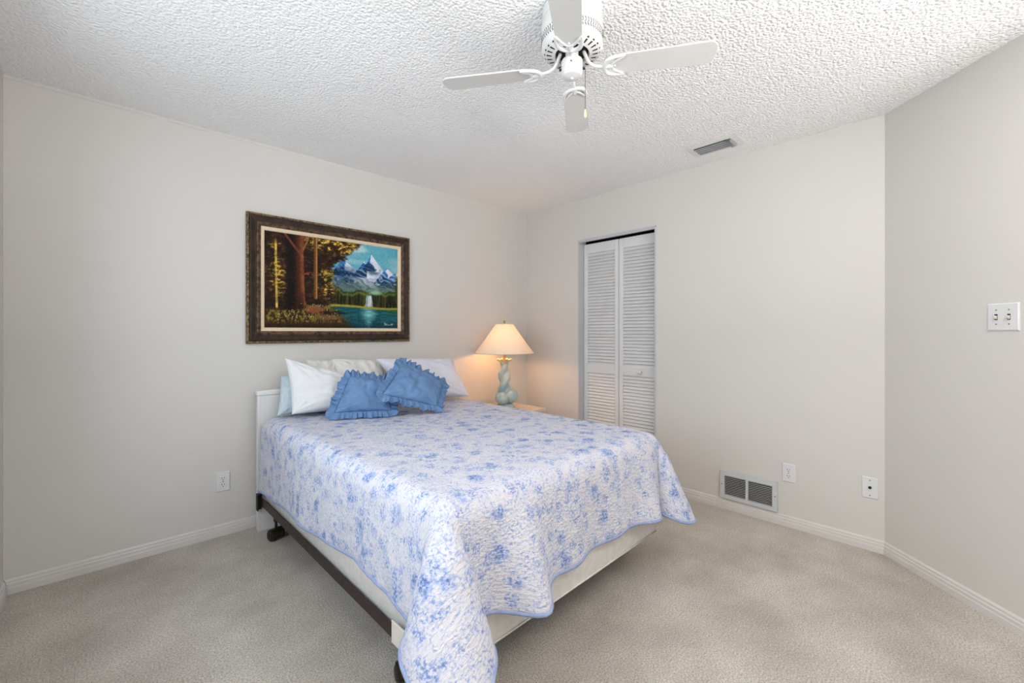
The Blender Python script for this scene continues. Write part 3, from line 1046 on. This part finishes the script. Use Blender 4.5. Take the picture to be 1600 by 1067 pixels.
def hang(a):
    q = PI / 2 * RB
    if a <= 0:
        return 0.0, 0.0
    if a < q:
        return RB * math.sin(a / RB), RB * (1 - math.cos(a / RB))
    return RB, RB + (a - q)


def drape(x, y):
    x0, x1, y0 = RB - OFF, BW - RB + OFF, -(BL - RB + OFF)
    a, c_, b = max(0, x0 - x), max(0, x - x1), max(0, y0 - y)
    px, py = min(max(x, x0), x1), max(y, y0)
    h, sg = (a, -1) if a > 0 else (c_, 1)
    if h > 0 and b > 0:
        r = math.hypot(h, b)
        ph = math.atan2(b, h)
        o_, dn = hang(r)
        if sg < 0:
            al, dg = R_(15.2), Vector((-0.52, -0.854))
        else:
            al, dg = R_(11.5), Vector((0.42, -0.907))
        tg = Vector((-dg.y * 1.0, dg.x)) if sg > 0 else Vector((dg.y, -dg.x))
        # hanging corner: a slender cone of cloth that touches the bed's vertical corner edge
        t_ = ph * 4
        do = math.sin(al) * (1 - math.cos(t_)) * math.cos(al)
        dt = math.sin(al) * math.sin(t_)
        w = min(1, r / 0.18)
        w = w * w * (3 - 2 * w)
        bx, by = px + o_ * sg * math.cos(ph), py - o_ * math.sin(ph)
        k = dn * w
        X, Y = bx + k * (do * dg.x + dt * tg.x), by + k * (do * dg.y + dt * tg.y)
        Z = ZT - dn * math.sqrt(max(.1, 1 - (w * math.hypot(do, dt)) ** 2))
        nx_, ny_ = do * dg.x + dt * tg.x, do * dg.y + dt * tg.y
        return Vector((X, Y, Z)), Vector((nx_, ny_, 0)), dn
    if h > 0:
        o_, dn = hang(h)
        # soft vertical waves that grow towards the hem
        wv = max(0, dn - .05) * (0.020 * math.sin(py * 6.5 + .6) + 0.012 * math.sin(py * 17 + 2) + .03)
        wv += max(0, dn - .05) * 0.10 * math.exp(-((py - y0) / 0.22) ** 2) * (0 if sg > 0 else 1)
        return Vector((px + sg * (o_ + wv), py, ZT - dn)), Vector((sg, 0, 0)), dn
    if b > 0:
        o_, dn = hang(b)
        dl, dr = px - x0, x1 - px
        wv = max(0, dn - .05) * (0.030 * math.sin(px * 13 + 1) + 0.022 * math.sin(px * 23) + .035)
        # the second fold beside the hanging corner
        wv += max(0, dn - .03) * (0.34 * math.exp(-((dl - 0.26) / 0.095) ** 2) - 0.05 * math.exp(-((dl - 0.10) / 0.06) ** 2))
        wv += max(0, dn - .05) * 0.22 * math.exp(-((dr - 0.12) / 0.10) ** 2)
        return Vector((px, py - o_ - wv, ZT - dn)), Vector((0, -1, 0)), dn
    return Vector((px, py, ZT)), Vector((0, 0, 1)), 0


def quilt_material():
    m = bpy.data.materials.new('toile_floral_quilt')
    m.use_nodes = True
    nt = m.node_tree
    N, Lk = nt.nodes, nt.links
    b = N['Principled BSDF']
    b.inputs['Roughness'].default_value = 0.85
    b.inputs['Specular IOR Level'].default_value = 0.1
    uv = N.new('ShaderNodeUVMap')
    uv.uv_map = 'cloth'

    def noise_(scale, detail=3, rough=.5, vec=None):
        n = N.new('ShaderNodeTexNoise')
        n.inputs['Scale'].default_value = scale
        n.inputs['Detail'].default_value = detail
        n.inputs['Roughness'].default_value = rough
        Lk.new(vec if vec is not None else uv.outputs[0], n.inputs['Vector'])
        return n

    def rng_(sock, a, b_, c=0., d=1.):
        r = N.new('ShaderNodeMapRange')
        r.interpolation_type = 'SMOOTHSTEP'
        for i, v in enumerate((a, b_, c, d)):
            r.inputs[i + 1].default_value = v
        Lk.new(sock, r.inputs[0])
        return r.outputs[0]

    def math_(op, a, b_=None):
        n = N.new('ShaderNodeMath')
        n.operation = op
        for i, v in enumerate((a, b_)):
            if v is None:
                continue
            if isinstance(v, (int, float)):
                n.inputs[i].default_value = v
            else:
                Lk.new(v, n.inputs[i])
        return n.outputs[0]
    # wobble the coordinates
    wob = noise_(14, 3)
    vm = N.new('ShaderNodeVectorMath')
    vm.operation = 'MULTIPLY_ADD'
    Lk.new(wob.outputs['Color'], vm.inputs[0])
    vm.inputs[1].default_value = (0.055, 0.055, 0)
    Lk.new(uv.outputs[0], vm.inputs[2])
    # bouquets: cells about 12 cm apart, ragged edges
    v1 = N.new('ShaderNodeTexVoronoi')
    v1.inputs['Scale'].default_value = 9.2
    v1.inputs['Randomness'].default_value = 0.85
    Lk.new(vm.outputs[0], v1.inputs['Vector'])
    rag = noise_(34, 3, .6)
    d1 = math_('ADD', v1.outputs['Distance'], math_('MULTIPLY', math_('SUBTRACT', rag.outputs['Fac'], 0.5), 0.55))
    bou = rng_(d1, 0.12, 0.42, 1, 0)
    v1b = N.new('ShaderNodeTexVoronoi')
    v1b.inputs['Scale'].default_value = 17
    Lk.new(vm.outputs[0], v1b.inputs['Vector'])
    d2 = math_('ADD', v1b.outputs['Distance'], math_('MULTIPLY', math_('SUBTRACT', rag.outputs['Fac'], 0.5), 0.8))
    spr = rng_(d2, 0.18, 0.54, 1, 0)
    # petals and leaves
    v2 = N.new('ShaderNodeTexVoronoi')
    v2.inputs['Scale'].default_value = 70
    Lk.new(vm.outputs[0], v2.inputs['Vector'])
    pet = rng_(v2.outputs['Distance'], 0.18, 0.60, 1, 0)
    f1 = noise_(105, 4, .65)
    leaf = rng_(f1.outputs['Fac'], 0.44, 0.60)
    detail = math_('MAXIMUM', math_('MULTIPLY', pet, .75), leaf)
    dens = math_('MULTIPLY', bou, math_('ADD', 0.26, math_('MULTIPLY', detail, 0.74)))
    sprig = math_('MULTIPLY', math_('MULTIPLY', spr, math_('ADD', 0.16, leaf)), 0.66)
    # thin tendrils
    n3 = noise_(13, 2, .5)
    ab = math_('ABSOLUTE', math_('SUBTRACT', n3.outputs['Fac'], 0.5))
    vine = math_('MULTIPLY', rng_(ab, 0.004, 0.020, 1, 0), rng_(f1.outputs['Fac'], 0.42, 0.62))
    # haze of tiny sprigs everywhere
    f2 = noise_(120, 3, .6)
    tiny = math_('MULTIPLY', rng_(f2.outputs['Fac'], 0.46, 0.64), rng_(noise_(16, 2).outputs['Fac'], 0.36, 0.60, 0.10, 0.46))
    tot = math_('MAXIMUM', math_('MAXIMUM', dens, sprig), math_('MAXIMUM', math_('MULTIPLY', vine, .5), tiny))
    ramp = N.new('ShaderNodeValToRGB')
    e = ramp.color_ramp.elements
    e[0].position = 0.06
    e[0].color = (*lin((214, 212, 218)), 1)
    e[1].position = 1.0
    e[1].color = (*lin((92, 116, 170)), 1)
    k = e.new(0.42)
    k.color = (*lin((158, 174, 212)), 1)
    Lk.new(tot, ramp.inputs[0])
    Lk.new(ramp.outputs[0], b.inputs['Base Color'])
    # stipple quilting
    mp = N.new('ShaderNodeMapping')
    mp.inputs['Rotation'].default_value = (0, 0, 0.5)
    mp.inputs['Scale'].default_value = (1, 2.1, 1)
    Lk.new(uv.outputs[0], mp.inputs['Vector'])
    q = noise_(48, 3, .5, mp.outputs[0])
    bp = N.new('ShaderNodeBump')
    bp.inputs['Strength'].default_value = 0.8
    bp.inputs['Distance'].default_value = 0.011
    Lk.new(q.outputs['Fac'], bp.inputs['Height'])
    Lk.new(bp.outputs[0], b.inputs['Normal'])
    return m


M_quilt = quilt_material()
M_bind = mat('blue_binding', (158, 170, 200), 0.8, spec=0.1, bump=(80, 0.4, 0.003), var=(40, (134, 150, 188), 0.7))
cloth = quilt_points()
P = []
for (x, y) in cloth:
    p, nrm_, dn = drape(x, y)
    # gentle rumples over the whole quilt
    d = 0.0035 * noise.noise(Vector((x * 7, y * 7, 1.3))) + 0.0028 * noise.noise(Vector((x * 17, y * 17, 4.1)))
    if dn > .05:
        nn = nrm_.normalized() if nrm_.length > 1e-6 else Vector((0, 0, 1))
        d2 = 0.008 * noise.noise(Vector((x * 8, y * 8, 7.7))) * min(1, dn / .15)
        p = p + nn * (abs(d2) + d + .002)
    else:
        p = p + Vector((0, 0, d + .003))
    P.append(p)
qt = thing('quilt', 'white quilt with blue toile flowers hanging over the bed, one corner near the floor', 'quilt', (BED[0], BED[1], ZT), BROT)
me = bpy.data.meshes.new('quilt_top')
fc = [(j * (NU + 1) + i, j * (NU + 1) + i + 1, (j + 1) * (NU + 1) + i + 1, (j + 1) * (NU + 1) + i) for j in range(NV) for i in range(NU)]
me.from_pydata([(p.x, p.y, p.z - ZT) for p in P], [], fc)
uvl = me.uv_layers.new(name='cloth')
for lp in me.loops:
    uvl.data[lp.index].uv = cloth[lp.vertex_index]
for p in me.polygons:
    p.use_smooth = True
me.materials.append(M_quilt)
qo = link(bpy.data.objects.new('quilt_top', me), qt)
md = qo.modifiers.new('thick', 'SOLIDIFY')
md.thickness = 0.008
md.offset = 0
md = qo.modifiers.new('sub', 'SUBSURF')
md.levels = 1
md.render_levels = 1
idx = [j * (NU + 1) for j in range(0, NV + 1)] + [NV * (NU + 1) + i for i in range(1, NU + 1)] + [j * (NU + 1) + NU for j in range(NV - 1, -1, -1)]
bm = bmesh.new()
tube(bm, [(P[i].x, P[i].y, P[i].z - ZT) for i in idx], 0.0075, 8)
obj('binding', bm, M_bind, qt, smooth=True)


# ------------------------------------------------------------------ pillows and cushions
def pillow_mesh(c, thick, seed, n=44, pinch=0.05, wr=0.017, bulge=0.42, fold=None):
    """c: corner points BL, BR, TR, TL in world space"""
    BLc, BRc, TRc, TLc = [Vector(q) for q in c]
    cen = (BLc + BRc + TRc + TLc) / 4
    nv = ((BRc + TRc) - (BLc + TLc)).cross((TLc + TRc) - (BLc + BRc)).normalized()
    camdir = Vector((-3.1, -3.1, 1.2)) - cen
    if nv.dot(camdir) < 0:
        nv = -nv
    bm = bmesh.new()

    def pos(u, v, side):
        # pull the edges in between corners a little
        uu = u * (1 - pinch * (1 - v * v) * abs(u))
        vv = v * (1 - pinch * (1 - u * u) * abs(v))
        a, b = (uu + 1) / 2, (vv + 1) / 2
        p = (1 - b) * ((1 - a) * BLc + a * BRc) + b * ((1 - a) * TLc + a * TRc)
        e = max(0.0, (1 - abs(u) ** 2.4) * (1 - abs(v) ** 2.4))
        h = thick * e ** bulge
        w = wr * e ** .3 * (noise.noise(Vector((u * 2.2 + seed, v * 2.2, seed * 3.1))) + .6 * noise.noise(Vector((u * 5 + seed, v * 4 - seed, side))) )
        # creases radiating from the corners
        cr = 0
        for su, sv in ((-1, -1), (1, -1), (1, 1), (-1, 1)):
            du, dv = u - su, v - sv
            r = math.hypot(du, dv)
            an_ = math.atan2(dv, du)
            cr += math.exp(-((r - .35) / .30) ** 2) * math.sin(an_ * 15 + seed + su) * .35
        return p + nv * side * (h + (w + wr * cr * e ** .5))
    grid = {}
    for side in (1, -1):
        for j in range(n + 1):
            for i in range(n + 1):
                u, v = 2 * i / n - 1, 2 * j / n - 1
                u = math.sin(u * PI / 2) * .55 + u * .45
                v = math.sin(v * PI / 2) * .55 + v * .45
                rim = i in (0, n) or j in (0, n)
                if rim and side == -1:
                    grid[(side, i, j)] = grid[(1, i, j)]
                else:
                    grid[(side, i, j)] = bm.verts.new(pos(u, v, side))
    for side in (1, -1):
        for j in range(n):
            for i in range(n):
                q = [grid[(side, i, j)], grid[(side, i + 1, j)], grid[(side, i + 1, j + 1)], grid[(side, i, j + 1)]]
                bm.faces.new(q if side == 1 else q[::-1])
    rim = [grid[(1, i, 0)].co.copy() for i in range(n)] + [grid[(1, n, j)].co.copy() for j in range(n)] + \
          [grid[(1, n - i, n)].co.copy() for i in range(n)] + [grid[(1, 0, n - j)].co.copy() for j in range(n)]
    return bm, rim, cen, nv


def pillow(name, label, cat, c, thick, seed, m, group=None, **k):
    bm, rim, cen, nv = pillow_mesh(c, thick, seed, **k)
    o = obj(name, bm, m, smooth=True)
    bmo = o.data
    bmo.transform(Matrix.Translation(-cen))
    o.location = cen
    md = o.modifiers.new('sub', 'SUBSURF')
    md.levels = md.render_levels = 1
    tag(o, label, cat, group)
    return o, rim, cen, nv


def ruffled_cushion(label, c, thick, seed):
    bm, rim, cen, nv = pillow_mesh(c, thick, seed, wr=0.015, bulge=0.5, pinch=0.02)
    t = thing('ruffled_cushion', label, 'cushion', cen, 0, 'ruffled blue cushions')
    bmesh.ops.translate(bm, verts=bm.verts[:], vec=-cen)
    o = obj('cushion_body', bm, M_cush, t, smooth=True)
    md = o.modifiers.new('sub', 'SUBSURF')
    md.levels = md.render_levels = 1
    # gathered ruffle round the seam
    K = 420
    n = len(rim)
    bm = bmesh.new()
    rows = []
    rnd = random.Random(seed)
    ph = [rnd.uniform(0, 6.28) for _ in range(4)]
    cum = [0.0]
    for i in range(n):
        cum.append(cum[-1] + (rim[(i + 1) % n] - rim[i]).length)
    tot = cum[-1]
    ring = []
    for k_ in range(K):
        s = tot * k_ / K
        i = max(0, min(n - 1, int(np.searchsorted(cum, s, side='right')) - 1))
        f = (s - cum[i]) / max(1e-9, cum[i + 1] - cum[i])
        ring.append(rim[i].lerp(rim[(i + 1) % n], f))
    hx_ = [Vector(q) for q in c]
    for r in range(6):
        f = r / 5
        row = []
        for k_ in range(K):
            p = ring[k_]
            out = (p - cen)
            out -= nv * out.dot(nv)
            # outward, smoothed so that corners fan out
            pa, pb = ring[(k_ - 6) % K], ring[(k_ + 6) % K]
            tg_ = (pb - pa).normalized()
            ou = tg_.cross(nv)
            if ou.dot(out) < 0:
                ou = -ou
            ou = (ou + .25 * out.normalized()).normalized()
            a = 2 * PI * k_ / K
            w = math.sin(30 * a + 2.2 * math.sin(5 * a + ph[0]) + ph[1]) + .55 * math.sin(53 * a + 1.5 * math.sin(7 * a) + ph[2])
            wid = 0.046 * (1 + .12 * math.sin(11 * a + ph[3]))
            q = p + ou * (wid * f + .002 * w * f) + nv * (0.0120 * w * f ** .8 - .004 * f) - tg_ * 0.005 * math.cos(30 * a) * f
            q.z = max(q.z, 0.713)
            row.append(bm.verts.new(q - cen))
        rows.append(row)
    for a_, b_ in zip(rows, rows[1:]):
        for k_ in range(K):
            bm.faces.new((a_[k_], a_[(k_ + 1) % K], b_[(k_ + 1) % K], b_[k_]))
    ro = obj('ruffle', bm, M_cush, t, smooth=True)
    md = ro.modifiers.new('thick', 'SOLIDIFY')
    md.thickness = 0.0025
    md.offset = 0
    return t


pillow('bed_pillow', 'ivory pillow standing against the headboard, behind the large white pillow', 'pillow',
       [(-2.200, -0.235, 0.735), (-1.985, -0.235, 0.735), (-1.985, -0.095, 1.040), (-2.175, -0.092, 1.050)], 0.055, 2.1, M_pil_cream, 'ivory pillows against the headboard')
pillow('bed_pillow', 'ivory pillow standing against the headboard, between the two white pillows', 'pillow',
       [(-2.010, -0.265, 0.735), (-1.640, -0.265, 0.735), (-1.660, -0.100, 1.032), (-2.010, -0.100, 1.048)], 0.065, 5.7, M_pil_cream, 'ivory pillows against the headboard')
pillow('bed_pillow', 'pale blue pillow at the left edge, mostly behind the large white pillow', 'pillow',
       [(-2.385, -0.235, 0.722), (-2.160, -0.260, 0.735), (-2.140, -0.140, 0.985), (-2.335, -0.130, 0.950)], 0.050, 3.3, M_pil_blue)
pillow('bed_pillow', 'large white pillow leaning at the left side of the bed', 'pillow',
       [(-2.335, -0.345, 0.740), (-1.860, -0.400, 0.740), (-1.765, -0.305, 0.872), (-2.330, -0.185, 1.072)], 0.070, 8.2, M_pil_white)
pillow('bed_pillow', 'large cool white pillow leaning at the right side nearest the lamp', 'pillow',
       [(-1.560, -0.370, 0.740), (-1.080, -0.440, 0.732), (-1.100, -0.235, 1.016), (-1.740, -0.205, 1.040)], 0.075, 11.9, M_pil_lav)
ruffled_cushion('left blue ruffled cushion, lying low in front of the large white pillow',
                [(-2.150, -0.520, 0.752), (-1.850, -0.650, 0.745), (-1.785, -0.500, 0.910), (-2.030, -0.450, 0.952)], 0.058, 4)
ruffled_cushion('right blue ruffled cushion, tilted on its corner against the cool white pillow',
                [(-1.930, -0.690, 0.858), (-1.580, -0.745, 0.750), (-1.435, -0.605, 0.876), (-1.696, -0.525, 1.030)], 0.058, 9)

# ------------------------------------------------------------------ nightstand and lamp
ns = thing('nightstand', 'pale wood nightstand mostly hidden behind the bed, carrying the lamp', 'nightstand', (-0.62, -0.30, 0), 0)
bm = nbox(-0.28, 0.28, -0.28, 0.26, 0.541, 0.566)
obj('nightstand_top', bm, M_wood, ns, bevel=0.004)
obj('nightstand_body', nbox(-0.26, 0.26, -0.255, 0.25, 0.06, 0.541), M_wood, ns, bevel=0.003)
for z0, z1 in ((0.09, 0.30), (0.315, 0.525)):
    dr = obj('drawer', nbox(-0.245, 0.245, -0.270, -0.255, z0, z1), M_wood, ns, bevel=0.003)
    bm = bmesh.new()
    lathe(bm, [(0.006, 0), (0.006, .01), (0.014, .018), (0.010, .026)], 18, Matrix.Translation((0, -0.270, (z0 + z1) / 2)) @ Matrix.Rotation(R_(90), 4, 'X'))
    obj('drawer_knob', bm, M_brass, dr, smooth=True)
for sx in (-1, 1):
    for sy in (-0.235, 0.23):
        obj('foot', nbox(sx * .235 - .022, sx * .235 + .022, sy - .02, sy + .02, 0, 0.06), M_wood, ns)

LX, LY, LZ = -0.578, -0.300, 0.566
lamp = thing('table_lamp', 'lit table lamp with cone shade and pale blue twisted seashell base', 'lamp', (LX, LY, LZ), R_(-43.5))
M_cer = mat('pale_aqua_ceramic', (146, 176, 184), 0.4, spec=0.5, bump=(45, 0.3, 0.004), var=(18, (182, 194, 190), 0.9))
M_gold = mat('cream_gilt_rim', (234, 216, 172), 0.4, var=(30, (220, 190, 130), 0.7))
# oval foot, twisted trunk, scalloped cup
bm = bmesh.new()
lathe(bm, [(0.072, 0.0), (0.080, 0.006), (0.076, 0.020), (0.060, 0.030), (0.045, 0.036)], 40, Matrix.Translation((0.012, 0, 0)) @ Matrix.Diagonal((1, .8, 1, 1)))
body = obj('lamp_base', bm, M_cer, lamp, smooth=True)
bm = bmesh.new()
prof = [(0.052, 0.03), (0.050, 0.08), (0.047, 0.13), (0.050, 0.18), (0.049, 0.22), (0.047, 0.26), (0.043, 0.30), (0.037, 0.335), (0.034, 0.365), (0.035, 0.385)]
ZZ = np.linspace(0.03, 0.385, 60)
rr = np.interp(ZZ, [p[1] for p in prof], [p[0] for p in prof])
prof2 = list(zip(rr, ZZ))
lathe(bm, prof2, 48, fr=lambda th_, i: 1 + 0.27 * math.cos(2 * (th_ - ZZ[i] * 22)) * min(1, (0.40 - ZZ[i]) / .08) + .03 * math.cos(10 * (th_ - ZZ[i] * 24)))
obj('twisted_column', bm, M_cer, body, smooth=True)
bm = bmesh.new()
lathe(bm, [(0.034, 0.380), (0.038, 0.395), (0.050, 0.408), (0.066, 0.416), (0.068, 0.420), (0.060, 0.418), (0.045, 0.410), (0.020, 0.402)], 64,
      fr=lambda th_, i: 1 + (0.07 * abs(math.cos(5 * th_)) if 2 <= i <= 6 else 0))
for v in bm.verts:
    th_ = math.atan2(v.co.y, v.co.x)
    if v.co.z > 0.407:
        v.co.z += 0.010 * abs(math.cos(5 * th_))
obj('scalloped_cup', bm, M_gold, body, smooth=True)


def shell(cx, cy, cz, r, tilt, seed):
    bm = bmesh.new()
    n, m = 40, 24
    M = Matrix.Translation((cx, cy, cz)) @ Matrix.Rotation(tilt, 4, 'Y') @ Matrix.Rotation(seed, 4, 'Z')
    rows = []
    for j in range(m + 1):
        ph = PI * j / m
        row = []
        for i in range(n):
            th_ = 2 * PI * i / n
            q_ = 1 + 0.11 * abs(math.sin(5 * th_ + 2.4 * ph)) * math.sin(ph)
            row.append(bm.verts.new(M @ Vector((r * q_ * math.sin(ph) * math.cos(th_), r * q_ * math.sin(ph) * math.sin(th_), r * 1.02 * math.cos(ph)))))
        rows.append(row)
    for a_, b_ in zip(rows, rows[1:]):
        for i in range(n):
            bm.faces.new((a_[i], a_[(i + 1) % n], b_[(i + 1) % n], b_[i]))
    bmesh.ops.remove_doubles(bm, verts=bm.verts[:], dist=1e-5)
    return bm


obj('seashell', shell(-0.022, -0.050, 0.088, 0.056, 0.5, .3), M_cer, body, smooth=True)
obj('seashell', shell(0.058, -0.012, 0.100, 0.060, -0.6, 1.2), M_cer, body, smooth=True)
# stem, harp, shade, finial
bm = bmesh.new()
cyl(bm, (0, 0, 0.40), (0, 0, 0.475), 0.010, 16)
obj('socket', bm, M_brass, lamp, smooth=True, angle=40)
bm = bmesh.new()
for s in (-1, 1):
    tube(bm, bez((s * .012, 0, 0.47), (s * .075, 0, .52), (s * .075, 0, .68), (0, 0, 0.742), 14), 0.002, 8)
harp = obj('harp', bm, M_brass, lamp, smooth=True)
bm = bmesh.new()
lathe(bm, [(0.004, 0.738), (0.010, 0.742), (0.010, 0.747), (0.005, 0.751), (0.009, 0.758), (0.006, 0.766), (0.002, 0.768)], 18)
obj('finial', bm, M_brass, lamp, smooth=True)
M_shade = bpy.data.materials.new('cream_shade_fabric')
M_shade.use_nodes = True
nt = M_shade.node_tree
for n_ in list(nt.nodes):
    nt.nodes.remove(n_)
out = nt.nodes.new('ShaderNodeOutputMaterial')
df = nt.nodes.new('ShaderNodeBsdfDiffuse')
df.inputs[0].default_value = (*lin((240, 226, 206)), 1)
tl_ = nt.nodes.new('ShaderNodeBsdfTranslucent')
tl_.inputs[0].default_value = (*lin((250, 224, 192)), 1)
mx = nt.nodes.new('ShaderNodeMixShader')
mx.inputs[0].default_value = 0.145
wv = nt.nodes.new('ShaderNodeTexNoise')
wv.inputs['Scale'].default_value = 220
bpn = nt.nodes.new('ShaderNodeBump')
bpn.inputs['Strength'].default_value = 0.15
bpn.inputs['Distance'].default_value = 0.001
nt.links.new(wv.outputs['Fac'], bpn.inputs['Height'])
nt.links.new(bpn.outputs[0], df.inputs['Normal'])
nt.links.new(df.outputs[0], mx.inputs[1])
nt.links.new(tl_.outputs[0], mx.inputs[2])
nt.links.new(mx.outputs[0], out.inputs[0])
bm = bmesh.new()
SR0, SR1, SZ0, SZ1 = 0.262, 0.078, 0.480, 0.736
n = 72
rings = []
for k in range(9):
    f = k / 8
    r = SR0 + (SR1 - SR0) * f - 0.004 * math.sin(PI * f)
    rings.append([bm.verts.new((r * math.cos(2 * PI * i / n), r * math.sin(2 * PI * i / n), SZ0 + (SZ1 - SZ0) * f)) for i in range(n)])
for a_, b_ in zip(rings, rings[1:]):
    for i in range(n):
        bm.faces.new((a_[i], a_[(i + 1) % n], b_[(i + 1) % n], b_[i]))
sh = obj('lamp_shade', bm, M_shade, lamp, smooth=True)
M_rim = mat('shade_trim', (226, 206, 176), 0.8, var=(40, (214, 192, 160), 0.5))
for r, z in ((SR0, SZ0), (SR1, SZ1)):
    bm = bmesh.new()
    pts_ = [(r * math.cos(2 * PI * i / 72), r * math.sin(2 * PI * i / 72), z) for i in range(73)]
    tube(bm, pts_, 0.003, 6)
    obj('shade_trim', bm, M_rim, sh, smooth=True)
bm = bmesh.new()
for k in range(3):
    a = 2 * PI * k / 3
    tube(bm, [(0, 0, SZ1 - .001), (SR1 * math.cos(a), SR1 * math.sin(a), SZ1 - .001)], 0.0016, 6)
obj('shade_spider', bm, M_brass, sh)
M_bulb = bpy.data.materials.new('bulb_glow')
M_bulb.use_nodes = True
bn = M_bulb.node_tree.nodes['Principled BSDF']
bn.inputs['Base Color'].default_value = (1, .9, .75, 1)
bn.inputs['Emission Color'].default_value = (1, 0.62, 0.30, 1)
bn.inputs['Emission Strength'].default_value = 2
bm = bmesh.new()
lathe(bm, [(0.012, 0.475), (0.013, 0.485), (0.020, 0.500), (0.024, 0.512), (0.018, 0.524), (0.006, 0.528)], 24)
obj('bulb', bm, M_bulb, lamp, smooth=True)
pl = bpy.data.lights.new('lamp_light', 'POINT')
pl.energy = 4.2
pl.color = (1.0, 0.54, 0.24)
pl.shadow_soft_size = 0.032
po = bpy.data.objects.new('lamp_light', pl)
COL.objects.link(po)
po.parent = lamp
po.location = (0, 0, 0.565)
